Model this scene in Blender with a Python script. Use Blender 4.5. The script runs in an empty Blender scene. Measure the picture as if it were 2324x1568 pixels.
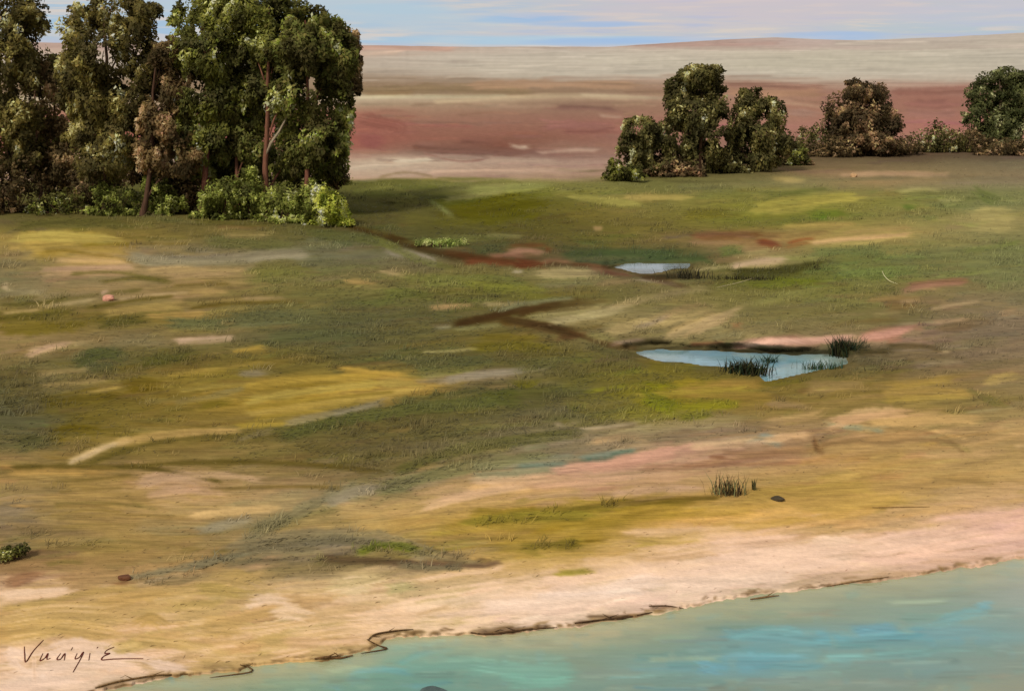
import bpy, math, random
import numpy as np
from mathutils import Vector
S = bpy.context.scene
COL = S.collection
rad = math.radians
# ---------------- camera: level view from a rise ten metres above the plain, lens shifted down
cam = bpy.data.cameras.new('camera'); camo = bpy.data.objects.new('camera', cam); COL.objects.link(camo)
camo.location = (0, 0, 10.0); camo.rotation_euler = (rad(90), 0, 0)
cam.sensor_fit = 'HORIZONTAL'; cam.sensor_width = 36.0
cam.lens = 36.0*2492/2324
cam.shift_y = -(784-130)/2324
cam.clip_start = .5; cam.clip_end = 9000
S.camera = camo
# ---------------- light: bright thin overcast, soft sun from the left and behind
EXPO = 1.3
S.view_settings.view_transform = 'Standard'; S.view_settings.look = 'None'
S.view_settings.exposure = EXPO; S.view_settings.gamma = 1; S.view_settings.use_curve_mapping = False
SUN_EL, SUN_AZ = 43, 216                       # degrees, azimuth clockwise from +Y
sun = bpy.data.lights.new('sun', 'SUN'); sun.energy = 1.5; sun.angle = rad(12); sun.color = (1, .95, .87)
suno = bpy.data.objects.new('sun', sun); COL.objects.link(suno)
sd = Vector((math.sin(rad(SUN_AZ))*math.cos(rad(SUN_EL)), math.cos(rad(SUN_AZ))*math.cos(rad(SUN_EL)), math.sin(rad(SUN_EL))))
suno.rotation_euler = sd.to_track_quat('Z', 'Y').to_euler(); suno.location = sd*60

def lin1(c):
    c = c/255.; return c/12.92 if c <= .04045 else ((c+.055)/1.055)**2.4
def lin(c): return tuple(lin1(x) for x in c)
class N:
    """thin wrapper for building node trees"""
    def __init__(s, tree): s.t = tree
    def new(s, typ, **kw):
        n = s.t.nodes.new(typ)
        for k, v in kw.items(): setattr(n, k, v)
        return n
    def link(s, a, b): s.t.links.new(a, b)
    def put(s, v, sock):
        if isinstance(v, bpy.types.NodeSocket): s.link(v, sock)
        else: sock.default_value = v
    def math(s, op, a, b=0., c=0.):
        n = s.new('ShaderNodeMath', operation=op); s.put(a, n.inputs[0]); s.put(b, n.inputs[1]); s.put(c, n.inputs[2]); return n.outputs[0]
    def comb(s, x, y, z):
        n = s.new('ShaderNodeCombineXYZ'); s.put(x, n.inputs[0]); s.put(y, n.inputs[1]); s.put(z, n.inputs[2]); return n.outputs[0]
    def noise(s, vec, scale=1., detail=3., rough=.55):
        n = s.new('ShaderNodeTexNoise'); s.put(vec, n.inputs['Vector']); n.inputs['Scale'].default_value = scale
        n.inputs['Detail'].default_value = detail; n.inputs['Roughness'].default_value = rough; return n.outputs['Fac']
    def ramp(s, f, a, b):
        n = s.new('ShaderNodeMapRange', interpolation_type='SMOOTHSTEP'); s.put(f, n.inputs[0])
        n.inputs[1].default_value = a; n.inputs[2].default_value = b; return n.outputs[0]
    def mix(s, f, a, b, typ='MIX'):
        n = s.new('ShaderNodeMix', data_type='RGBA', blend_type=typ)
        s.put(f, n.inputs[0])
        for v, k in ((a, 6), (b, 7)):
            s.put(v if isinstance(v, bpy.types.NodeSocket) else tuple(v)+(1,)*(4-len(v)), n.inputs[k])
        return n.outputs[2]

w = bpy.data.worlds.new('World'); S.world = w; w.use_nodes = True
w.node_tree.nodes.clear(); n = N(w.node_tree)
SKY_STRENGTH = .1
geo = n.new('ShaderNodeTexCoord'); sep = n.new('ShaderNodeSeparateXYZ'); n.link(geo.outputs['Generated'], sep.inputs[0])
az = n.math('ARCTAN2', sep.outputs[0], sep.outputs[1]); el = sep.outputs[2]
sky = n.new('ShaderNodeTexSky', sky_type='NISHITA', sun_disc=False, sun_elevation=rad(SUN_EL), sun_rotation=rad(SUN_AZ), air_density=1.6, dust_density=.4, ozone_density=2.5)
up = n.math('ADD', n.math('MULTIPLY', n.math('ABSOLUTE', el), .75), .25)
n.link(n.comb(sep.outputs[0], sep.outputs[1], up), sky.inputs[0])
def cl(r, g, b):
    k = 1/(SKY_STRENGTH*2**EXPO); return tuple(x*k for x in lin((r, g, b)))
wob = n.math('SUBTRACT', n.noise(n.comb(n.math('MULTIPLY', az, 9), n.math('MULTIPLY', el, 90), 0), 1, 4, .6), .5)
def veil(u, v, wu, wv, a=0., b=1., wobble=1.):
    """mask of a streak of sky at azimuth u, elevation v"""
    x = n.math('MULTIPLY', n.math('SUBTRACT', az, u), 1/wu); y = n.math('MULTIPLY', n.math('SUBTRACT', el, v), 1/wv)
    d = n.math('ADD', n.math('MULTIPLY', x, x), n.math('MULTIPLY', y, y))
    d = n.math('ADD', d, n.math('MULTIPLY', wob, 2.2*wobble))
    return n.math('MULTIPLY', n.ramp(d, 1.7, .05), b)
big = n.noise(n.comb(n.math('MULTIPLY', az, 3.2), n.math('MULTIPLY', el, 26), 3.7), 1, 4, .55)
fine = n.noise(n.comb(n.math('MULTIPLY', az, 14), n.math('MULTIPLY', el, 190), 9.1), 1, 3, .6)
c = n.mix(n.ramp(big, .36, .62), cl(184, 196, 203), cl(203, 197, 199))
c = n.mix(n.math('MULTIPLY', n.ramp(fine, .5, .66), .8), c, cl(216, 205, 194))
c = n.mix(n.math('MULTIPLY', n.ramp(fine, .48, .3), .7), c, cl(178, 188, 212))
blue = n.mix(.88, sky.outputs[0], cl(150, 174, 210))
pale = n.mix(.88, sky.outputs[0], cl(166, 192, 208))
D = 2492.
def pu(u): return math.atan((u-1162)/D)
def pv(v): return (130-v)/D
for (u, v, a, b, k, colr) in ((1180, 92, 330, 11, .85, pale), (1330, 96, 150, 9, .8, blue), (1190, 42, 130, 13, .95, blue), (1340, 56, 150, 7, .8, blue),
                              (900, 22, 130, 12, .7, pale), (120, 62, 70, 18, .95, pale), (372, 70, 46, 24, .95, blue), (1880, 84, 130, 10, .7, blue),
                              (1560, 92, 200, 8, .5, blue), (820, 90, 90, 8, .6, pale)):
    c = n.mix(veil(pu(u), pv(v), a/D, b/D, b=k), c, colr)
c = n.mix(veil(pu(1750), pv(20), 520/D, 34/D, b=.6), c, cl(206, 194, 200))
c = n.mix(veil(pu(2250), pv(40), 200/D, 30/D, b=.5), c, cl(196, 196, 208))
lft = n.mix(n.ramp(fine, .42, .56), cl(168, 194, 214), cl(212, 204, 198))
lft = n.mix(n.ramp(big, .45, .6), lft, cl(178, 200, 214))
c = n.mix(veil(pu(560), pv(40), 640/D, 64/D, b=.85, wobble=.6), c, lft)
bg = n.new('ShaderNodeBackground'); n.link(c, bg.inputs[0]); bg.inputs[1].default_value = SKY_STRENGTH
out = n.new('ShaderNodeOutputWorld'); n.link(bg.outputs[0], out.inputs[0])

# --- PAINT: patchwork of plant, earth and sand colours of the plain, laid out in numpy
# (u, v) are the viewing rays of the photographed spot; every vertex of the ground lies on one of them.
F, HC, V0 = 2492.0, 10.0, 130.0
STEP = 3.0
CU0, CV0, CNU, CNV = -60.0, 60.0, 816, 560
cu = CU0 + STEP * np.arange(CNU); cv = CV0 + STEP * np.arange(CNV)
CU, CV = np.meshgrid(cu, cv)

def lattice(seed): return np.random.RandomState(seed).rand(256, 256)
_lat = {}
def vn(x, y, seed=0):
    if seed not in _lat: _lat[seed] = lattice(seed)
    L = _lat[seed]
    x = np.asarray(x, float); y = np.asarray(y, float)
    xi = np.floor(x).astype(int); yi = np.floor(y).astype(int)
    fx = x - xi; fy = y - yi
    fx = fx*fx*(3-2*fx); fy = fy*fy*(3-2*fy)
    a = L[yi & 255, xi & 255]; b = L[yi & 255, (xi+1) & 255]
    c = L[(yi+1) & 255, xi & 255]; d = L[(yi+1) & 255, (xi+1) & 255]
    return (a*(1-fx)+b*fx)*(1-fy) + (c*(1-fx)+d*fx)*fy
def fbm(x, y, seed=0, o=4):
    s = 0; amp = 1; t = 0
    for k in range(o):
        s = s + amp*vn(x*2**k+17*k, y*2**k+31*k, seed+k); t += amp; amp *= .5
    return s/t
def sstep(a, b, x):
    t = np.clip((x-a)/(b-a), 0, 1); return t*t*(3-2*t)

ROWS = {
 70: "0:190,165,155 900:185,150,140 1400:190,165,155 1800:195,180,175 2324:200,185,175",
 104: "0:190,160,150 900:188,155,145 1200:190,170,158 1450:185,150,140 1650:185,150,142 1850:200,175,168 2050:195,180,168 2324:203,190,175",
 116: "800:205,178,162 1000:203,182,168 1300:203,190,178 1500:205,190,176 1800:208,195,178 2324:203,192,178",
 132: "800:200,182,168 1100:205,192,178 1500:208,196,180 1800:200,190,172 2324:196,186,172",
 150: "800:192,176,162 1100:203,190,174 1400:208,195,180 1700:198,188,170 2000:203,192,175 2324:195,185,170",
 168: "800:178,158,140 1000:190,172,156 1300:200,188,172 1600:198,186,172 1900:206,194,178 2324:198,186,172",
 180: "800:160,135,112 1000:162,136,114 1200:178,152,132 1400:190,172,156 1600:180,148,130 1900:200,184,168 2324:200,184,168",
 195: "800:152,125,100 1200:155,126,102 1500:165,132,110 1750:166,124,106 1950:178,150,132 2100:178,138,122 2324:178,135,120",
 210: "800:138,114,88 1100:142,115,90 1400:150,120,98 1700:160,118,100 2100:164,118,104 2324:164,118,104",
 222: "800:198,180,152 1000:192,170,142 1200:178,150,122 1400:170,140,116 1700:170,130,108 2100:160,108,94 2324:158,108,94",
 240: "810:174,144,118 1100:165,135,110 1400:150,115,95 1700:165,120,100 2200:158,106,92",
 258: "810:165,110,92 1000:162,124,102 1300:150,108,92 1700:165,122,100 2200:162,110,96",
 285: "810:160,96,84 1000:152,102,86 1200:152,104,88 1400:162,104,92 1800:170,118,104 2200:172,110,98",
 315: "810:158,92,80 1000:146,96,80 1200:140,92,76 1400:150,104,90 2200:172,120,104",
 335: "810:157,96,82 950:140,100,84 1130:128,80,66 1300:152,112,96 1450:152,108,94 1800:150,112,96 1960:120,88,70 2324:110,84,66",
 350: "810:170,128,110 950:136,104,90 1100:120,86,76 1250:135,96,86 1400:155,118,102 1560:120,90,70 1800:92,72,52 2050:84,68,50 2324:88,74,56",
 368: "850:200,174,150 1000:196,170,148 1200:168,138,122 1400:176,140,124 1480:130,98,76 1650:88,70,48 1900:96,80,56 2100:112,96,68 2324:104,92,70",
 395: "0:170,135,115 850:192,162,140 1100:176,142,122 1300:184,148,126 1400:170,132,110 1460:92,80,46 1700:100,90,54 1900:142,114,82 2050:128,108,74 2324:130,112,82",
 404: "0:170,135,115 850:182,150,124 1100:172,138,118 1300:165,135,105 1400:95,90,45 1800:120,108,70 2324:115,98,75",
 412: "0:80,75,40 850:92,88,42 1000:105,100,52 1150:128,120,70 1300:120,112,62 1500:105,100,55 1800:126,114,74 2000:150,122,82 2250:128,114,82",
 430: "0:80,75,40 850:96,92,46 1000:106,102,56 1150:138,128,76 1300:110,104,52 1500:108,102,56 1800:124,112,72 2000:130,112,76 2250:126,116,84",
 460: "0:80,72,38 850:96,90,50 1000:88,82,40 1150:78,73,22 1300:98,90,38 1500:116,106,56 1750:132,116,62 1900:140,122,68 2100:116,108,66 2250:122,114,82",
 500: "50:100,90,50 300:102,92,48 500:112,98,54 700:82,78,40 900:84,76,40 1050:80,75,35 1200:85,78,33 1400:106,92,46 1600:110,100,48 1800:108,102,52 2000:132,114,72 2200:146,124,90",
 540: "50:150,125,66 150:156,130,60 250:142,116,56 400:110,95,50 600:110,98,54 800:84,80,48 1000:80,75,40 1200:85,75,40 1400:95,88,40 1600:122,95,64 1750:140,98,72 1900:180,142,96 2050:160,130,90 2250:130,116,84",
 580: "50:126,108,70 200:165,132,76 350:116,106,90 500:120,105,82 700:108,103,78 900:105,98,68 1100:85,70,45 1250:95,75,50 1400:75,80,48 1550:75,75,45 1700:150,120,95 1900:110,105,66 2200:118,110,78",
 620: "50:120,106,72 200:150,122,82 450:145,120,76 600:114,100,58 750:95,90,50 900:118,104,64 1100:108,97,52 1300:122,110,72 1500:105,88,60 1700:90,82,45 1900:108,104,60 2100:116,108,72 2300:118,110,80",
 670: "50:130,114,78 240:140,116,80 400:142,115,70 600:114,100,54 800:98,92,50 1000:95,88,45 1300:98,90,45 1500:112,100,60 1700:120,106,62 1900:115,105,60 2100:128,102,78 2300:125,108,82",
 720: "50:112,94,42 250:104,90,40 450:125,106,58 600:98,92,54 800:90,86,52 1000:90,85,50 1200:92,78,46 1400:125,110,70 1600:135,116,76 1800:112,102,60 2000:108,96,60 2200:125,105,82",
 770: "100:140,114,74 250:125,105,66 450:120,104,68 600:95,88,55 800:86,82,50 1000:95,86,46 1200:95,82,42 1400:112,98,62 1600:120,106,68 1800:130,112,76 2000:150,120,92 2200:118,100,76",
 820: "50:112,98,56 250:86,80,46 450:100,86,40 600:112,94,42 800:90,84,46 1000:95,86,46 1200:88,80,42 1400:95,86,46 1950:85,75,50 2150:114,96,66 2300:128,108,76",
 870: "50:95,86,56 200:124,105,58 400:122,100,44 600:128,105,46 800:148,118,50 950:160,128,60 1100:112,98,64 1300:95,86,46 1500:118,104,36 1700:112,95,40 1900:118,98,50 2100:125,102,60 2300:135,112,72",
 920: "50:85,78,52 200:106,90,40 400:116,96,40 600:156,124,52 750:146,118,56 900:98,85,45 1100:85,78,42 1300:96,86,54 1500:118,107,32 1700:130,106,50 1900:128,105,60 2100:148,122,66 2300:130,110,72",
 980: "50:85,80,52 180:104,88,36 400:128,105,54 600:112,95,50 800:94,82,45 1000:95,86,48 1250:118,105,74 1450:125,106,76 1600:135,112,86 1800:140,112,82 2000:172,134,86 2200:165,132,86",
 1040: "50:140,112,66 250:110,92,46 450:132,108,62 700:94,82,40 900:95,82,45 1050:118,104,64 1200:115,105,78 1400:150,125,96 1600:170,132,102 1800:165,126,86 2000:174,136,76 2200:170,136,86",
 1090: "50:158,125,70 200:154,120,66 400:170,132,94 600:165,132,86 800:132,112,76 950:124,110,80 1100:198,155,106 1300:190,146,116 1500:190,150,112 1700:185,146,92 1900:180,140,76 2200:180,142,86",
 1140: "50:120,102,76 200:150,120,66 450:165,130,80 600:160,130,88 750:130,115,84 900:194,155,98 1100:206,162,110 1300:150,122,52 1500:150,116,48 1700:184,142,76 1900:180,140,76 2100:185,144,86 2300:192,152,122",
 1190: "50:124,106,78 200:155,122,70 400:165,130,76 600:126,108,76 800:185,150,88 1000:170,136,70 1200:164,130,50 1350:150,120,46 1600:190,146,80 1900:185,142,86 2100:204,160,120 2300:214,166,142",
 1240: "50:128,104,66 300:160,126,72 450:150,120,72 650:126,109,84 850:120,106,90 1000:150,120,66 1150:168,134,56 1350:164,130,60 1500:214,170,126 1800:228,184,152 2100:224,176,148 2300:218,170,150",
 1290: "50:158,114,82 200:176,136,80 350:166,132,86 550:186,150,96 750:168,140,98 1000:194,156,110 1200:200,160,106 1400:228,184,146 1700:228,190,156 2000:218,174,142 2200:192,152,118 2300:185,150,120",
 1340: "50:224,176,126 200:190,146,82 500:182,142,80 700:200,160,106 900:214,174,120 1100:220,176,126 1400:233,194,162 1700:228,188,154 2000:200,160,125",
 1400: "50:186,146,86 300:200,156,94 600:195,152,90 800:205,162,106 1000:224,184,126 1200:233,198,166 1450:224,184,146 1700:200,165,128",
 1450: "50:195,152,90 200:204,160,100 400:196,152,86 600:200,155,90 800:206,162,102 1100:205,165,120 1500:195,160,122",
 1500: "50:214,168,120 200:214,170,125 330:216,170,122 450:200,156,96 700:195,152,95 1000:180,145,105",
 1560: "50:224,184,148 200:224,184,150 400:195,156,108 700:170,140,100",
 1740: "50:200,165,125 400:170,140,105",
}
WROWS = {
 580: "1400:146,158,162 1550:150,165,172",
 660: "1400:140,135,130 1550:150,145,140",
 780: "1400:150,170,172 1600:150,185,195 1900:165,180,168",
 815: "1430:155,168,162 1500:150,178,182 1600:142,182,196 1750:150,186,192 1900:172,180,160",
 850: "1600:120,155,160 1720:150,190,198 1850:130,165,158",
 1260: "2000:165,160,128 2200:160,160,132 2324:165,165,142",
 1330: "1700:148,152,116 2000:142,152,122 2200:146,152,126 2324:158,160,140",
 1400: "1300:182,166,118 1550:142,152,116 1700:138,150,118 1900:140,152,126 2150:132,156,138 2324:142,156,140",
 1440: "900:165,165,120 1200:180,168,125 1500:142,150,118 1700:118,152,146 1900:112,152,148 2100:105,158,162 2324:128,152,140",
 1480: "800:150,158,118 900:128,165,140 1050:118,162,140 1300:138,152,122 1500:124,146,124 1700:104,158,158 1900:118,152,142 2100:116,150,138 2324:132,146,128",
 1520: "550:160,152,105 700:148,160,118 900:112,158,136 1100:118,156,134 1350:130,146,122 1550:114,158,154 1700:106,158,164 1900:124,148,132 2100:120,148,138 2324:138,146,124",
 1560: "230:175,156,110 400:152,150,108 550:130,148,112 750:118,152,126 950:105,148,128 1200:120,150,130 1500:118,142,124 1800:132,146,126 2000:126,142,126 2200:142,146,118 2324:146,146,120",
 1720: "200:140,146,112 900:112,146,126 1600:118,142,126 2324:130,146,126",
}
def field(rows, U, V):
    vs = sorted(rows); tab = []
    for r in vs:
        pts = [(float(a), [float(c) for c in b.split(',')]) for a, b in (q.split(':') for q in rows[r].split())]
        xs = [p[0] for p in pts]
        tab.append([np.interp(cu, xs, [p[1][k] for p in pts]) for k in range(3)])
    tab = np.array(tab)                      # rows, 3, nu
    ui = np.clip((U-CU0)/STEP, 0, CNU-1.001); vs = np.array(vs, float)
    j = np.clip(np.searchsorted(vs, V)-1, 0, len(vs)-2)
    t = np.clip((V-vs[j])/(vs[j+1]-vs[j]), 0, 1)
    i = ui.astype(int); out = np.zeros(U.shape+(3,))
    for k in range(3):
        out[..., k] = tab[j, k, i]*(1-t)+tab[j+1, k, i]*t
    return out

def smooth_poly(pts, n=7):
    p = np.array(pts, float)
    if len(p) < 3: return p
    q = np.vstack([2*p[0]-p[1], p, 2*p[-1]-p[-2]]); out = []
    for i in range(1, len(q)-2):
        for t in np.linspace(0, 1, n, endpoint=False):
            a, b, c, d = q[i-1], q[i], q[i+1], q[i+2]
            out.append(.5*((2*b)+(c-a)*t+(2*a-5*b+4*c-d)*t*t+(3*b-a-3*c+d)*t**3))
    out.append(q[-2]); return np.array(out)

_sd = [100]
def along(pts, pad):
    """box of the canvas round a polyline with each cell's distance across, along, and the length"""
    x0, y0 = pts.min(0)-pad; x1, y1 = pts.max(0)+pad
    i0 = int(np.clip((x0-CU0)/STEP, 0, CNU)); i1 = int(np.clip((x1-CU0)/STEP+2, 0, CNU))
    j0 = int(np.clip((y0-CV0)/STEP, 0, CNV)); j1 = int(np.clip((y1-CV0)/STEP+2, 0, CNV))
    if i1 <= i0 or j1 <= j0: return None
    X = CU[j0:j1, i0:i1]; Y = CV[j0:j1, i0:i1]
    best = np.full(X.shape, 1e9); A = np.zeros(X.shape); T = np.zeros(X.shape); s0 = 0
    for a, b in zip(pts[:-1], pts[1:]):
        d = b-a; L = np.hypot(*d)
        if L < 1e-6: continue
        t = np.clip(((X-a[0])*d[0]+(Y-a[1])*d[1])/L/L, 0, 1)
        ex = X-a[0]-t*d[0]; ey = Y-a[1]-t*d[1]; dd = ex*ex+ey*ey
        m = dd < best
        best[m] = dd[m]; A[m] = (s0+t*L)[m]
        T[m] = ((ex*-d[1]+ey*d[0])/L)[m]; s0 += L
    return (j0, j1, i0, i1), np.sqrt(best), A, T, s0
def stroke(C, col, w, pts, a=1., br=.35, soft=3., smooth=True, ext=False):
    _sd[0] += 1; sd = _sd[0]
    pts = smooth_poly(pts) if smooth else np.array(pts, float)
    if ext:
        Lp = np.hypot(*np.diff(pts, axis=0).T).sum(); e = .55*min(.42*Lp, 2.2*w+14)
        d0 = pts[0]-pts[1]; d1 = pts[-1]-pts[-2]
        pts = np.vstack([pts[0]+d0/(np.hypot(*d0)+1e-6)*e, pts, pts[-1]+d1/(np.hypot(*d1)+1e-6)*e])
    r = along(pts, w*.8+4)
    if r is None: return
    (j0, j1, i0, i1), D, A, T, L = r
    off = sd*7.13
    hw = w*.5*(.62+.5*vn(A/26+off, T*0+off, 3)+.22*(vn(A/7+off, T*0+off, 4)-.5))
    al = sstep(-soft*.5, soft*.5+.5, hw-D)
    fl = min(.42*L, 2.2*w+14)                 # frayed ends, hair by hair
    fr = vn(T/2.6+off, T*0+off, 9)*.65+vn(T/9+off, T*0+off, 10)*.35
    al = al*sstep(0, .35*fl+2, np.minimum(A, (L-A)*.8)-fl*.75*fr)
    bri = vn(T/3.2+off, A/110+off*1.7, 5)*.6+vn(T/7+off, A/160+off, 6)*.4
    al = al*a*(1-br*sstep(.42, .74, bri)*(.4+.6*sstep(0, L+1, A)))
    c = np.array(col, float)*(1+.3*(vn(T/3.4+off*2, A/140+off, 8)-.5))[..., None]
    C[j0:j1, i0:i1] = C[j0:j1, i0:i1]*(1-al[..., None])+c*al[..., None]

CROPS = {0: (0, 0, 1.), 1: (0, 0, .3744), 2: (773.4, 0, .3345), 3: (1305, 58, .4384), 4: (0, 464, .3744), 5: (773.4, 406, .376),
         6: (1450, 386.7, .376), 7: (0, 928, .4576), 8: (1063, 870, .5424)}
def P(crop, s):
    ox, oy, k = CROPS[crop]
    return [(ox+k*float(a), oy+k*float(b)) for a, b in (q.split(',') for q in s.split())]
def hexc(h): return [int(h[i:i+2], 16) for i in (0, 2, 4)]

# the field of colours, drawn out sideways
wu = CU+90*(fbm(CU/260, CV/34, 11)-.5)+30*(vn(CU/40, CV/9, 12)-.5)
wv = CV+(6+CV*.035)*(fbm(CU/150, CV/28, 21)-.5)
G = field(ROWS, wu, wv)
W = field(WROWS, CU+120*(fbm(CU/200, CV/22, 13)-.5), CV+26*(fbm(CU/130, CV/26, 14)-.5))
base = G.copy()
rs = np.random.RandomState(5)
def slope(u, v):
    if v < 420: return rs.normal(0, .008)
    lo = -.02-.10*min(1, max(0, (v-520)/350))
    if u < 500 and 950 < v < 1250: lo = .02+rs.normal(0, .05)
    return lo+rs.normal(0, .045)
for n in range(4200):
    v = 205+(1700-205)*rs.rand(); u = -60+2440*rs.rand()
    if v < 420 and rs.rand() < .4: continue
    L = (40+.13*v)*(.5+1.0*rs.rand()); w = (3.5+.0115*v)*(.4+1.0*rs.rand())
    if v < 420: w = 3+4*rs.rand(); L = 60+160*rs.rand()
    if v > 1250: w *= 1.5
    s = slope(u, v); bend = rs.normal(0, .03)*L
    ju = u+rs.normal(0, 46 if v > 420 else 90); jv = v+rs.normal(0, 3+.008*v if v > 420 else 3)
    if abs(v-408) < 16: jv = v
    j = int(np.clip((jv-CV0)/STEP, 0, CNV-1)); i = int(np.clip((ju-CU0)/STEP, 0, CNU-1))
    c = base[j, i]*(1+rs.normal(0, .05))+rs.normal(0, 3, 3)
    stroke(G, c, w, [(u-L/2, v-s*L/2), (u, v+bend), (u+L/2, v+s*L/2)], a=.55+.4*rs.rand(), br=.55)
for n in range(260):                        # far slopes, drawn out level
    v = 92+110*rs.rand(); u = -60+2440*rs.rand(); L = 80+260*rs.rand(); w = 2.5+5*rs.rand()
    j = int(np.clip((v+rs.normal(0, 5)-CV0)/STEP, 0, CNV-1)); i = int(np.clip((u+rs.normal(0, 120)-CU0)/STEP, 0, CNU-1))
    stroke(G, base[j, i]*(1+rs.normal(0, .04)), w, [(u-L/2, v+rs.normal(0, 2)), (u, v), (u+L/2, v+rs.normal(0, 2))], a=.4+.5*rs.rand(), br=.6)
TINT = [(150, 118, 62), (84, 74, 30), (168, 132, 84), (96, 90, 50), (110, 92, 44), (140, 112, 80)]
def thin_lines(n, vlo, vhi, ulo, uhi, a0):
    for q in range(n):                      # dry stems and furrows combed over the turf
        v = vlo+(vhi-vlo)*rs.rand(); u = ulo+(uhi-ulo)*rs.rand(); L = (50+.17*v)*(.4+rs.rand()); w = 2.2+2.6*rs.rand()
        j = int(np.clip((v-CV0)/STEP, 0, CNV-1)); i = int(np.clip((u-CU0)/STEP, 0, CNU-1))
        c = base[j, i]*(.66 if rs.rand() < .5 else 1.0)
        if rs.rand() < .6: c = .55*base[j, i]*(.8 if rs.rand() < .5 else 1.25)+.45*np.array(TINT[rs.randint(len(TINT))])*min(1.25, base[j, i].mean()/95)
        s = slope(u, v)
        stroke(G, c, w, [(u-L/2, v-s*L/2), (u, v+rs.normal(0, .02)*L), (u+L/2, v+s*L/2)], a=a0*(.5+.6*rs.rand()), br=.7)
for n in range(420):
    v = 1250+460*rs.rand(); u = 200+2200*rs.rand(); L = 60+170*rs.rand(); w = 6+18*rs.rand()
    j = int(np.clip((v+rs.normal(0, 10)-CV0)/STEP, 0, CNV-1)); i = int(np.clip((u+rs.normal(0, 60)-CU0)/STEP, 0, CNU-1))
    stroke(W, W[j, i]*(1+rs.normal(0, .05))+np.array([-7, 2, 4])*rs.normal(), w, [(u-L/2, v+.02*L), (u, v), (u+L/2, v-.02*L)], a=.4+.4*rs.rand(), br=.4)

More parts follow.
